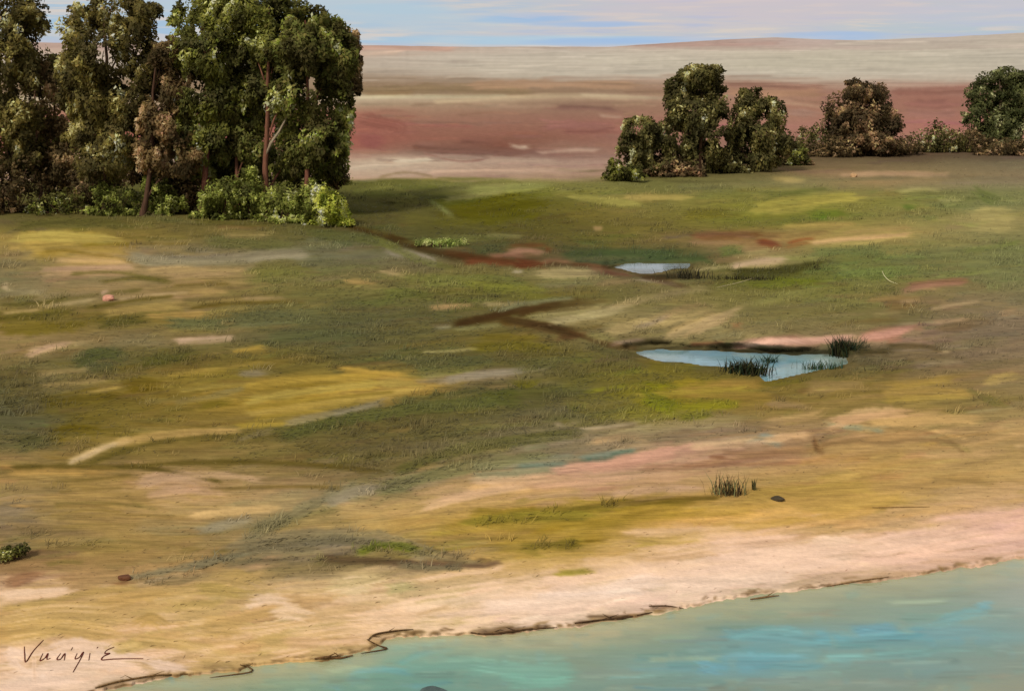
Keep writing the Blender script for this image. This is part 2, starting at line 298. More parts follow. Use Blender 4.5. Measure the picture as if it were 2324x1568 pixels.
STROKES = """
2 c89e8e 9 90,325 300,322 500,330 800,328
2 d8b8a4 7 100,370 260,362 420,352
2 8f7657 16 130,610 300,615 520,605 760,600 1000,608 1300,620
2 8c7050 10 160,640 350,635 520,628
2 a98468 16 900,585 1200,575 1500,570 2000,585
2 d8cba6 5 110,662 300,658 600,655 900,655 1150,650
2 c8ae8c 8 640,690 900,680 1200,665 1500,650 2100,668
2 91574b 26 100,800 250,830 400,870 330,950
2 8f524d 24 95,950 200,960 340,980
2 996e5d 14 500,820 800,825 1000,850
2 7a4f44 16 780,955 950,960 1090,970
2 7a5246 14 500,1000 700,1015 1000,1020 1300,1050
2 7e594f 10 1450,730 1700,735 1900,750
2 c9a48c 5 1750,785 1930,800
2 99655d 14 1400,860 1600,850 1850,860
2 87554c 9 1500,890 1700,895 1860,880
2 d8bfa8 7 1140,985 1220,1000 1300,995
2 c8a590 6 1340,1040 1600,1020 1760,1025
2 e0ceb4 7 350,1095 500,1092 640,1085
2 d4bca4 9 60,1150 200,1130 500,1120
2 b89a86 10 980,1080 1200,1090 1500,1100
2 d0ab92 6 600,1165 800,1160 1700,1150
3 936054 14 1640,345 1850,340 2080,330
3 966359 18 1700,400 1850,410 2010,400
3 a06f64 14 1710,450 1850,460 2000,450
3 976b5b 12 780,310 1000,312 1300,330
3 b08468 14 790,340 900,350 1300,350
3 c49c80 5 1080,400 1180,410 1300,425
3 b1897a 12 1080,450 1200,455 1290,470
3 c8b294 4 20,360 200,368 480,378
5 5d5c22 20 560,150 700,150 840,140 1000,110 1300,75
5 514a10 34 620,190 800,190 1000,150 1250,110
5 524c12 30 700,220 900,230 1100,190 1280,150
5 8d8a4c 14 780,70 1000,60 1250,40
5 8f8650 10 640,120 800,105 1000,80
5 77733a 16 80,90 300,70 450,110
5 6a6a3c 8 520,120 600,170 700,250
5 57502a 18 150,200 350,180 500,210
5 5c5528 22 330,240 600,260 900,290
5 a28a4e 12 1700,120 1900,110 2150,115
5 8a7f42 16 1400,110 1600,130 1800,160
5 6a5c2a 14 1360,220 1480,210 1600,205
5 9f7e54 7 1520,300 1560,300 1590,295
5 857b4c 6 880,340 1000,345 1100,350
5 4a3a18 8 40,290 200,320 340,360 480,410
5 3d2a15 11 300,350 450,400 600,440 760,465 900,480
5 4a2c18 12 620,445 780,470 950,490 1100,500
5 8fa04c 12 480,365 560,385 640,390 720,385
5 a4ae60 5 580,395 650,405 720,392
5 44482a 20 760,430 900,425 1050,410
5 623720 7 1030,405 1120,400 1250,398
5 5d331d 8 1220,420 1290,440
5 8c684f 12 1010,440 1130,435 1220,450
5 805843 9 900,465 1020,460 1150,470
5 6c3320 10 770,500 860,495 950,510 1040,505
5 5d2d1c 16 1040,500 1120,515 1230,515
5 805840 9 1210,500 1300,490 1400,500
5 4a4a2a 9 1300,410 1500,430 1700,425 1900,430
5 3e4a2a 16 1340,460 1550,455 1800,450 2050,460
5 34402a 8 1420,495 1600,505 1850,490
5 693f28 5 1400,515 1520,520 1640,545
5 b8a684 6 1030,555 1110,560
5 a08c60 16 1180,575 1400,570 1560,575
5 835e43 9 1480,520 1560,545 1680,560
5 5c3a2c 8 1560,560 1680,575 1780,580
5 a6937a 6 1780,600 1900,620 2060,640
5 5a4030 8 1820,590 1950,625 2080,655
5 3a3224 12 1880,590 2000,585 2140,570
5 8c7e6a 20 250,440 420,460 550,500 470,540
5 a58a60 11 230,550 330,570 420,580
5 a3824e 10 10,610 120,620 230,630
5 6b6a34 22 480,620 700,610 900,620 1150,630
5 5c5c2c 18 250,700 400,690 600,720
5 74702e 18 760,640 1000,660 1250,680
5 6a6428 12 1050,720 1200,715 1320,700
5 a9845a 10 520,780 680,770 830,760
5 938058 7 850,755 1000,760 1130,745
5 7a7a54 9 970,800 1080,770 1250,740 1400,730
5 5c6038 8 1020,820 1200,775 1400,740
5 3c2a12 13 700,870 830,850 960,825 1060,800 1180,780
5 402c14 13 1080,815 1200,780 1380,745 1470,735
5 4a3416 15 960,850 1080,870 1200,885 1310,900
5 4a301a 17 1150,880 1250,900 1340,920 1450,925
5 543a20 9 1300,950 1400,945 1520,925
5 564228 6 1300,990 1330,960
5 8c8262 9 540,890 620,890 700,880
5 80784a 8 700,905 820,900 960,880
5 6a5a20 14 820,950 1000,960 1250,960
5 665a1e 20 800,1020 1100,1010 1300,1030
5 a0905e 13 1150,840 1250,820 1400,800 1600,770
5 98865a 16 1240,860 1400,850 1560,810 1800,770
5 a48d62 12 1600,790 1800,730 2050,680 2250,660
5 a08858 18 1900,880 2100,820 2300,770
5 b0915e 14 1980,930 2150,860 2320,810
5 a28a5c 18 1600,920 1850,870 2050,800
5 82705a 8 1780,900 1900,860 2000,810
5 3a301c 10 1720,1000 1850,980 1980,985
5 2a2618 7 1750,1020 1900,1025 2080,1020 2320,1035
5 a98a72 8 1620,1000 1720,985 1850,970
5 5a5230 9 1480,1010 1620,1040 1760,1060
5 545230 16 300,1090 600,1100 900,1090
5 9c8f5c 5 500,1045 650,1040 830,1020
5 8c7c4a 4 380,1085 430,1075
5 b08a3e 20 20,1160 250,1190 450,1215
5 a17f40 18 0,1230 200,1220 420,1230 600,1240
5 99793c 18 0,1280 200,1270 400,1265 560,1260
5 ad8d4c 6 100,1340 250,1330 370,1320
5 8a7862 14 600,1225 800,1190 1050,1170
5 948268 8 680,1200 850,1165 1050,1150
5 665e1a 14 1020,1220 1120,1240 1230,1210
5 4f4c28 30 350,1370 700,1320 1100,1300 1500,1280
4 b29244 22 120,190 300,200 500,205 650,205
4 b5954c 16 130,250 300,240 480,225
4 ae8e46 14 180,290 300,300 450,300
4 746020 6 480,255 600,240 820,240
4 9e8240 10 540,270 700,285 780,300
4 6e561a 6 260,285 400,280 600,310 790,340
4 88744a 14 900,265 1050,270 1180,285
4 5a5428 18 120,140 300,110 600,110 800,140
4 5e5626 10 1180,100 1400,115 1700,130
4 5a5830 22 1250,220 1500,240 1800,250
4 968050 9 1350,190 1500,190 1640,190
4 897e60 17 790,310 900,340 1100,350 1300,345 1450,335 1560,310 1700,295 1880,300
4 8e8064 12 1500,345 1620,330 1740,310
4 827658 14 1300,350 1500,345 1560,365
4 b89456 12 400,330 550,340 780,345
4 b08c66 12 300,400 500,390 800,385
4 a98660 9 250,440 500,425 760,420
4 a88a5a 11 900,400 1100,390 1500,395
4 a2845a 12 1000,440 1250,425 1440,430
4 7a6a46 14 400,480 600,460 850,455 1030,475
4 584c22 6 620,470 800,448 960,455 1050,475
4 66602e 30 1480,420 1700,380 1900,400
4 6a6534 20 1500,460 1750,440 1950,460
4 5a4a1a 4 1050,495 1200,485 1400,482
4 c4a478 5 720,580 850,560 1000,545 1160,530
4 b9965c 8 1150,525 1280,525 1400,530
4 ab8a62 6 1470,570 1600,570 1740,565
4 544a20 6 0,610 150,600 280,590 430,555
4 a89064 9 290,615 400,600 560,575
4 9c8a62 10 20,520 150,530 300,545
4 b89e78 16 10,490 60,500
4 5a4a1c 5 560,625 700,600 850,575 1050,555
4 544418 5 1150,630 1350,605 1600,595 1850,590
4 a68a4e 16 640,660 850,630 1100,610
4 a07e46 12 900,680 1100,670 1250,665
4 a58a58 8 20,665 150,650 260,640
4 5a5020 20 20,700 200,680 420,660
4 6a5a1e 22 20,760 250,750 500,740
4 504a20 16 600,730 750,710 900,690
4 5c5c38 24 1000,720 1250,730 1450,720
4 5c5a38 30 1400,700 1700,680 2000,680
4 565634 24 1650,800 1900,790 2200,800
4 c09a72 8 170,900 300,860 420,840
4 b8966c 13 170,880 280,880 380,870
4 b59a6c 8 420,850 500,835 580,830
4 c4a082 6 1050,820 1200,810 1380,800
4 bd9a7a 5 1080,840 1250,835 1420,820
4 4c3c1a 3 1050,800 1250,800 1450,780
4 7c6e4a 20 650,830 850,820 1050,840
4 4c4c2c 22 440,950 560,910 700,900 780,930
4 504e2e 20 460,1000 600,990 760,1000
4 9a8254 8 220,1040 400,1010 560,1000
4 90784a 8 260,1100 450,1080 640,1060
4 4c4424 5 190,965 300,940 420,910
4 4e4a20 24 820,960 1000,940 1250,920
4 a0803a 9 1400,900 1550,870 1640,860
4 9a7e3a 7 1000,1040 1250,1010 1600,960
4 86702e 8 860,1060 1100,1050 1400,1010
4 a88a46 5 480,1160 600,1130 720,1110
4 5e4e1a 5 240,1180 400,1150 600,1110
4 5e4c14 26 740,1110 850,1090 1000,1090
4 5a4c18 20 260,1210 450,1190 750,1150
4 84764c 10 1060,1200 1250,1170 1500,1110
4 968040 10 1080,1130 1300,1100 1600,1080
4 7e7058 14 1440,1030 1560,1020 1680,1010
4 64562a 8 1580,1020 1750,1000 2000,960
4 b2903e 12 1500,1100 1800,1060 2300,1040
4 b6923e 14 1480,1190 1800,1150 2320,1090
4 8a6e24 4 1480,1130 1800,1100 2300,1070
4 ba9642 12 1500,1230 1800,1200 2200,1150
4 8a6a20 4 1500,1250 1750,1230 2000,1210
4 bb9844 10 1560,1290 1750,1260 2000,1250
4 8c7428 3 1450,1170 1700,1180 1950,1170
4 6a5a1e 16 1180,1230 1300,1210 1450,1190
4 82724e 12 1800,1300 2050,1260 2300,1220
4 4e4c26 18 1800,1335 2050,1310 2320,1270
4 544a26 60 40,960 80,1100 150,1250
4 5a4e2c 40 150,950 180,1100 220,1300
6 9a8450 9 780,55 880,52 990,50
6 b39a60 7 860,62 950,62 1020,55
6 b08c6a 8 1220,30 1500,20 1880,30
6 5c5a30 5 740,185 850,150 1020,120 1150,110
6 a8904e 11 700,215 900,180 1150,160 1320,150
6 ac9250 12 680,250 880,220 1100,190 1360,170
6 a58c4e 8 800,255 950,245 1100,220
6 665a24 16 260,275 400,265 560,260
6 5f6428 18 1000,280 1150,265 1300,250
6 5c6a2c 9 1090,280 1150,290
6 56602e 13 1580,225 1640,225 1690,240
6 a89668 6 1580,130 1700,110 1810,120
6 b5a478 4 1800,185 1900,180 1980,180
6 64643c 20 2000,100 2120,170 2240,190
6 ac9268 24 1980,270 2150,260 2320,270
6 a88e66 20 1990,350 2150,340 2320,350
6 727044 9 1960,490 2150,460 2320,430
6 b48e5c 8 880,340 1100,330 1300,320
6 9f7e55 10 900,380 1000,365 1250,340
6 8d6c49 9 860,410 1000,390 1150,370
6 6a412a 10 320,392 480,388 640,382 760,395
6 744c33 8 350,415 500,410 650,410
6 8e6a52 8 320,440 480,440 620,440
6 743620 10 690,440 760,435 830,460 880,470
6 81422a 5 900,440 980,420 1060,410
6 875739 5 870,470 980,445 1080,425
6 ad8a5a 10 1010,435 1200,420 1450,400 1670,385
6 b49565 6 1150,445 1350,440 1450,425 1500,410
6 ad8d5f 6 1480,405 1600,400 1680,395
6 ae8860 6 1250,375 1450,360 1640,345
6 5e6238 18 480,500 560,480 640,480
6 3e4a2c 15 10,535 200,540 400,535 450,545
6 87664f 9 450,545 560,540 660,530
6 a78968 15 570,575 680,550 820,545 900,535
6 ad8f6e 9 570,580 700,580 840,585
6 a08a68 7 340,600 450,590 560,580
6 40391a 18 570,610 650,625 740,640
6 423a1c 13 620,610 780,610 950,590 1110,565
6 4c4420 10 760,640 880,630 1010,620
6 382e1c 10 20,640 150,645 280,640 360,630
6 6a6a24 14 680,690 850,680 1080,660
6 6c6c20 10 800,660 950,670 1090,680
6 b2a07c 3 470,715 580,690 700,655
6 6f7048 14 1050,500 1250,490 1500,510
6 767848 18 1200,620 1400,610 1600,600
6 805840 10 1640,690 1750,680 1900,665 2000,665
6 865d46 9 1700,700 1850,680 2000,680
6 a98464 7 1590,740 1700,715 1820,720
6 96744e 10 1390,790 1550,770 1720,780
6 785c3a 18 1450,820 1600,810 1730,830
6 a88465 6 1560,800 1620,790 1720,785
6 a98a6c 6 1770,835 1900,810 2050,790
6 9e7c5d 10 2180,870 2250,850 2320,850
6 6e583c 18 1800,960 2000,930 2150,910
6 a38262 7 1770,915 1900,905 2000,895
6 8a7e4e 10 700,800 900,750 1100,720
6 847648 10 860,900 1000,850 1250,800
6 6a5a34 16 880,950 920,930 950,940
6 a18259 13 280,990 420,930 560,870
6 b08a60 12 140,880 250,840 400,810
6 74624a 10 100,770 200,750 300,735
6 8c6040 8 540,940 600,935 650,945
6 6a5430 8 1100,960 1300,920 1600,900
6 803f30 5 300,1050 420,1045 540,1040
6 3a2418 6 280,1070 450,1075 560,1085
6 b28a6e 14 580,1060 750,1035 1000,1030 1300,1010
6 ab7c62 9 640,1035 850,1015 1000,1005
6 c2a584 6 545,1070 600,1065 700,1060
6 b1856a 10 780,1055 950,1055 1100,1055
6 a77159 12 1340,1000 1450,965 1600,955 1720,940
6 ad765d 14 1350,1020 1500,1000 1620,960
6 9b694f 7 1480,1040 1580,1020 1620,1000
6 382e22 10 600,1085 800,1095 1000,1105 1200,1095
6 30301c 18 1180,1070 1300,1080 1420,1090
6 44381f 12 1280,1100 1450,1100 1560,1105
6 5c4a2e 10 1500,1060 1700,1060 1850,1090
6 b0946a 5 1830,1095 1880,1095
6 a08a66 7 1650,1150 1800,1165 1980,1150
6 5a4a30 5 1600,1150 1800,1130 1990,1135
6 726426 22 20,1180 200,1200 400,1200
6 3c4414 20 20,1360 80,1350 180,1370
6 6e6a14 22 10,1310 120,1320 230,1330
6 8a7424 18 200,1260 330,1280 440,1270
6 957438 22 250,1330 450,1300 800,1290
6 5e5420 10 740,1290 900,1275 1040,1255
6 94784a 20 1000,1310 1200,1300 1400,1290
6 705a30 8 500,1380 750,1360 1000,1400
6 a4843e 16 1500,1310 1700,1280 1950,1260
6 ac8c42 12 1500,1380 1750,1370 2000,1360
6 6a5828 6 1450,1340 1700,1325 2000,1330
6 a68a4e 20 2080,1280 2200,1250 2320,1230
6 6a602c 14 2080,1360 2150,1400 2250,1420
7 5e4e14 40 250,170 330,120 450,130 520,150
7 54502c 34 60,190 200,150 260,100
7 cfae78 14 350,262 400,240 520,185 640,150
7 b08c50 9 420,230 600,160 800,140 1000,120
7 c49e60 12 640,190 800,155 1000,130
7 60501e 9 380,285 500,250 650,190 850,155 1100,140
7 5a4a1c 6 60,290 300,285 500,290 700,280 950,265 1250,262
7 60501e 8 600,280 800,300 1000,330 1110,365
7 56481e 9 900,270 1300,265 1600,280 1850,310
7 564a20 14 1150,140 1300,130 1500,110
7 7a6a50 10 1180,150 1300,120 1440,90 1650,50 1850,10
7 4e4a20 20 1350,110 1600,70 1850,20
7 b4884a 8 60,305 300,295 600,300
7 be9250 7 60,320 200,320 400,320
7 b6906e 24 690,370 850,330 1050,370
7 ba9474 14 700,420 850,400 1050,410
7 c49c7c 10 740,450 850,440 980,460
7 6e5624 4 250,370 450,350 660,330
7 705a26 4 290,410 500,400 620,390
7 6a5222 4 280,480 450,480 600,460
7 7a622c 4 250,530 450,500 600,510
7 7c6630 3 260,590 500,570 700,580
7 705a28 5 1050,410 1250,390 1500,385 1700,385
7 7c6836 6 640,440 700,480 800,500
7 7e6a3a 4 700,600 1000,580 1200,560
7 84703a 4 400,680 600,620 900,610
7 7a6a3c 6 0,660 200,620 400,590
7 7c6c3a 5 130,740 300,720 500,660 700,650
7 c8a066 12 960,530 1150,510 1400,480
7 908264 16 1010,590 1120,570 1250,540
7 928466 12 980,600 1100,590 1240,560
7 7a6440 9 1300,570 1400,530 1580,480
7 7a6c40 26 1250,620 1400,580 1600,530 1700,500
7 8a7e64 24 1590,470 1700,430 1850,400
7 8c7e6a 14 1620,450 1750,410 1870,390
7 756c42 30 1850,440 1950,420 2100,410
7 7a7046 16 2000,360 2150,330 2320,300
7 544c1e 12 900,710 1000,680 1150,650
7 564e1c 8 1040,715 1100,705 1160,700
7 d0a86e 8 1150,665 1300,640 1450,610
7 796c4a 18 1130,720 1250,680 1450,645 1650,640 1850,660
7 7b7054 20 1500,660 1750,650 1950,690 2150,740
7 706446 12 1000,770 1200,720 1450,700 1600,700
7 6a5a40 10 830,815 1000,780 1250,760 1500,740
7 6c6244 8 930,800 1100,770 1300,740
7 50442a 9 720,815 850,800 950,775
7 54482e 6 720,860 800,840 900,830
7 5e4e30 6 760,870 900,860 1000,820
7 cfae84 6 740,850 850,825 910,810
7 6a6a18 14 1790,720 1850,690 1950,680 2090,700
7 4e3828 15 1600,740 1750,745 1900,755 2100,775
7 584638 10 1550,760 1650,755 1750,765
7 6e624c 12 2000,760 2150,780 2230,770
7 52422e 10 2100,690 2250,720 2324,735
7 8a5e40 22 10,830 100,800 200,790
7 845a3c 16 10,870 100,860 200,840
7 6e5a2c 10 220,770 320,755 430,760
7 946840 4 300,840 450,850 650,870
7 6a4426 8 560,860 620,860 680,855
7 e0b684 10 10,920 150,905 350,895
7 d8aa74 8 20,950 200,930 400,895
7 ac8846 12 10,990 250,950 500,900 700,880
7 b08c4c 30 1000,840 1150,830 1280,870 1340,920
7 a68642 24 950,880 1100,900 1280,930
7 bca86a 24 1900,900 2000,880 2100,870
7 d2b478 34 1600,900 1800,860 1950,830
7 e6be90 24 1200,960 1350,940 1500,960
7 deb684 26 1350,1020 1450,1010 1550,1030
7 b88e48 22 650,1080 750,1040 850,1100
7 c49a56 40 30,1040 300,1000 600,1020
7 be9450 30 30,1110 300,1080 600,1120
7 c09854 20 700,1150 900,1170 1100,1200
7 e6be9c 26 240,1200 350,1170 480,1180 600,1210
7 e8c2a2 34 200,1250 400,1240 700,1260
7 e8c2a2 30 20,1240 80,1220 140,1260
7 e8c4a4 36 20,1310 200,1320 450,1310
7 e6c0a0 18 700,1250 850,1280 960,1300
7 f0d0b4 10 200,1310 215,1330 230,1350
7 dcb088 6 170,1230 172,1330 180,1390
7 e6c0a0 20 20,1380 150,1370 350,1350
8 4a4c22 30 20,70 150,60 250,80
8 bca280 8 350,170 410,175 480,160
8 ae9876 6 480,190 600,180 720,160
8 5a5a26 7 420,100 450,110 480,110
8 7a7a1c 22 720,60 800,90 900,130
8 80781e 16 880,100 1000,95 1150,80
8 8a6e32 18 900,40 1100,50 1300,60
8 96785a 14 1250,90 1350,90 1450,110
8 b08c5c 20 1250,160 1450,130 1500,100
8 9c8a60 20 600,220 850,180 1150,160
8 c0986a 12 500,245 650,225 750,230
8 c8a070 22 1520,160 1650,130 1800,120
8 c49c64 24 1700,160 1900,150 2100,150
8 a89a70 10 1500,170 1620,185 1750,190
8 8e8868 10 1560,180 1680,190 1740,210
8 8a8c7c 7 1210,215 1260,220 1320,220
8 8e8870 9 1150,250 1230,240 1330,265
8 7e8672 9 470,310 560,300 700,275
8 54685a 7 480,322 550,318 620,312
8 586a5a 5 590,298 650,290 710,285
8 5a6a58 6 190,350 280,345 380,338
8 878468 16 10,350 150,340 300,320 470,300
8 84805e 16 20,390 150,380 380,360
8 d0a87e 16 20,410 200,400 350,390
8 c08a70 24 480,350 700,320 900,280
8 c8947a 16 700,310 850,280 1000,260
8 cfa47c 12 930,270 1050,260 1250,250
8 d8ac7c 14 1230,240 1350,220 1450,215
8 704a32 7 1000,305 1090,310
8 8e6848 8 1060,290 1250,290 1400,285
8 866042 5 900,345 1100,340 1400,330
8 7a5434 8 1450,230 1455,270 1490,295
8 82603a 7 1470,260 1600,245 1750,250 1850,235 2000,245 2080,285
8 b4905a 12 1500,275 1700,265 1900,265
8 8a7444 9 1960,245 2070,270 2110,310
8 c89a76 20 300,440 600,410 900,400
8 d0a484 14 600,460 800,440 1000,440
8 b88a62 5 190,460 300,445 400,440
8 d6a86e 14 20,440 150,440 260,450
8 70601c 12 350,550 500,535 650,515 850,500 950,485
8 5f4a14 7 650,560 800,530 950,500
8 7c661e 16 20,540 200,540 500,510 700,490
8 8e7428 24 20,570 250,590 500,570
8 907428 18 500,590 700,570 900,530
8 a68238 20 750,560 950,540 1200,530
8 aa8a44 26 1150,480 1400,450 1700,430
8 a48034 14 1100,600 1250,590 1400,560
8 b8924c 26 1400,520 1600,500 1900,490
8 937038 8 1650,520 1800,520 1930,517
8 98783a 10 1950,400 2080,405 2200,420
8 6a5a1e 20 230,680 350,680 500,670
8 604a16 5 480,660 560,655 600,650
8 5e5420 14 240,690 280,700 300,720
8 8a7430 18 60,690 200,690 350,720
8 988226 14 360,790 450,790 540,780
8 544232 9 10,735 100,745 160,748
8 a58a34 16 700,660 850,660 1000,640
8 d0a678 16 650,620 900,620 1150,610
8 e4b898 30 1000,680 1200,670 1400,650
8 eac6a6 26 1420,690 1500,660 1650,680
8 e6ba9e 30 1700,680 1900,640 2100,610
8 dfb098 26 1950,590 2150,560 2300,560
8 dcaa9a 24 2150,620 2300,600 2324,580
8 e6bea0 30 1000,750 1300,730 1600,730
8 f0d2b8 24 560,870 700,830 850,830
8 f0d4bc 20 280,900 500,880 750,860
8 eccaaa 22 60,930 300,920 600,900
8 ecc8a8 22 850,830 1100,830 1350,800
8 c49a72 12 1900,745 2050,740 2230,735
8 a07a52 9 1950,775 2050,765 2100,740
8 b08a60 7 1700,800 1850,790 1950,790
8 8a6a44 5 1500,850 1650,825 1850,800
8 7c5e3c 6 1180,905 1290,895 1300,890
8 c8a47c 8 860,920 1000,930 1150,915
8 5a3c22 4 760,935 830,935 900,945
8 bfa476 14 500,1000 700,980 900,950
8 5c4026 8 450,1005 600,985 760,965
8 64462a 6 500,975 650,975 720,970
8 3e2a1a 5 600,990 640,980 680,970
8 604630 9 10,1040 150,1030 350,1015
8 4e3622 5 30,1050 120,1045 250,1040
7 5c4224 5 1830,1130 1950,1105 2050,1095
7 503820 8 2030,1110 2080,1105 2120,1100
7 5c4426 5 1820,1145 1880,1180 1920,1190
7 5a4020 5 1790,1215 1860,1205 1920,1190
7 6a4c28 11 1560,1240 1650,1235 1760,1225
7 5c4222 5 1560,1255 1640,1250 1700,1245
7 5e4424 8 1200,1270 1235,1285 1245,1310
7 5a4024 5 1050,1335 1150,1325 1250,1310
7 6a4a2a 7 720,1330 820,1320 930,1320
7 70522e 4 480,1385 600,1350 760,1330
7 7c5c36 9 480,1375 560,1360 640,1345
"""
def lines(C, txt, al=.8):
    for l in txt.strip().splitlines():
        a = l.split(None, 3)
        if a: stroke(C, hexc(a[1]), float(a[2])*1.3+1, P(int(a[0]), a[3]), a=al, br=.42, soft=7., ext=True)
thin_lines(1500, 480, 1330, -60, 1150, .55); thin_lines(700, 430, 1330, 1150, 2390, .45)
lines(G, STROKES)
thin_lines(450, 480, 1300, -60, 2390, .4)
WSTROKES = """
8 6fa3a2 22 1080,1050 1300,1060 1500,1080
8 68a0a4 18 1450,1060 1700,1050 1900,1040
8 6ba0aa 22 1590,1040 1700,1025 1830,1020
8 74a8a4 18 1100,1060 1250,1030 1400,1040
8 70a6ac 14 2100,940 2160,930 2230,925
8 78a8a4 22 1950,1000 2100,960 2200,970
8 6ba3ae 26 950,1170 1020,1190 1080,1200
8 70a4a8 20 1060,1150 1250,1150 1420,1145
8 6a9c9c 14 1260,1180 1400,1185 1500,1175
8 7aaaa0 14 1480,1150 1700,1140 1950,1120
8 8aac92 14 160,1140 300,1150 420,1150
8 7cac94 30 20,1180 200,1200 450,1200
8 74a890 26 150,1240 300,1250 460,1240
8 9cae8c 8 750,1155 900,1150 1050,1150
8 6f9a98 6 700,1270 850,1280 1000,1275
7 5f9a90 10 1980,1260 2100,1210 2250,1190
7 7fb4a0 14 1920,1190 2100,1170 2250,1150
7 9cb48e 16 1600,1300 1750,1290 1850,1300
7 68a09a 12 1750,1300 1900,1290 2050,1310
7 5f928a 8 1980,1365 2100,1370 2250,1350
7 a8ae80 14 1270,1270 1400,1265 1560,1260
7 8ca080 16 560,1375 800,1365 1000,1370
6 9fc2c4 10 330,1145 450,1140 600,1120
6 8fbac4 13 350,1150 560,1160 750,1150
6 a8c4bc 8 600,1115 750,1130 900,1135
6 8cbccc 12 750,1165 850,1170 950,1170
6 94bfc4 14 750,1240 830,1220 900,1200
6 a5c0b4 8 1000,1130 1130,1130 1230,1135
6 7fb4bc 8 900,1150 1000,1160 1080,1150
6 6a8c84 5 100,1100 200,1105 300,1098
6 a4b8b0 8 40,1110 150,1120 260,1130
5 a4b4ba 9 1700,525 1850,530 1960,530
5 b4bcc0 6 1750,520 1880,520 2060,518
5 8c8a8a 8 1780,565 1850,565 1900,560
"""
lines(W, WSTROKES)
BANKS = """
6 cc9a82 12 580,1058 750,1036 1000,1030 1300,1010
6 dcae94 7 640,1052 850,1030 1000,1030
6 c68f78 14 1340,1010 1500,985 1650,950
6 2e2a1a 8 280,1072 450,1078 620,1088 800,1096
6 2c2a1c 9 820,1096 1000,1104 1180,1096
5 2e2818 9 1700,1006 1850,990 2000,990
5 3a2a14 10 700,868 830,850 960,825 1080,800
5 40301a 12 1000,850 1150,875 1300,905 1420,930
5 3c2a16 8 1080,812 1200,778 1330,752
"""
for _ in range(2): lines(G, BANKS)
# long sweeps that pull neighbouring colours into one another
for n in range(800):
    v = 410+(1330-410)*rs.rand()**.9; u = -60+2440*rs.rand(); L = (70+.22*v)*(.4+rs.rand()); w = (5+.018*v)*(.4+rs.rand())
    j = int(np.clip((v+rs.normal(0, 4)-CV0)/STEP, 0, CNV-1)); i = int(np.clip((u+rs.normal(0, 30)-CU0)/STEP, 0, CNU-1))
    s = slope(u, v)
    stroke(G, G[j, i]*(1+rs.normal(0, .03)), w, [(u-L/2, v-s*L/2), (u, v+rs.normal(0, .025)*L), (u+L/2, v+s*L/2)], a=.2+.25*rs.rand(), br=.6, soft=5.)
G = 255*(np.clip(G, 0, 255)/255)**.94
gm = G.mean(-1, keepdims=True); G = gm+(G-gm)*1.07
k = .14*sstep(1260, 1330, CV)[..., None]; G = G*(1-k)+k*(G.mean(-1, keepdims=True)+[6, 2, -2])
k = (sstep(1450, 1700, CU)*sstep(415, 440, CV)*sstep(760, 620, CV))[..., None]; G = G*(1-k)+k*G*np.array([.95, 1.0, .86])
far = sstep(408, 396, CV)[..., None]*(1-sstep(1480, 1600, CU)*sstep(340, 352, CV))[..., None]
gm = G.mean(-1, keepdims=True); G = G*(1-far)+far*(.94*(gm+(G-gm)*.88)*np.array([1.01, .99, .95]))
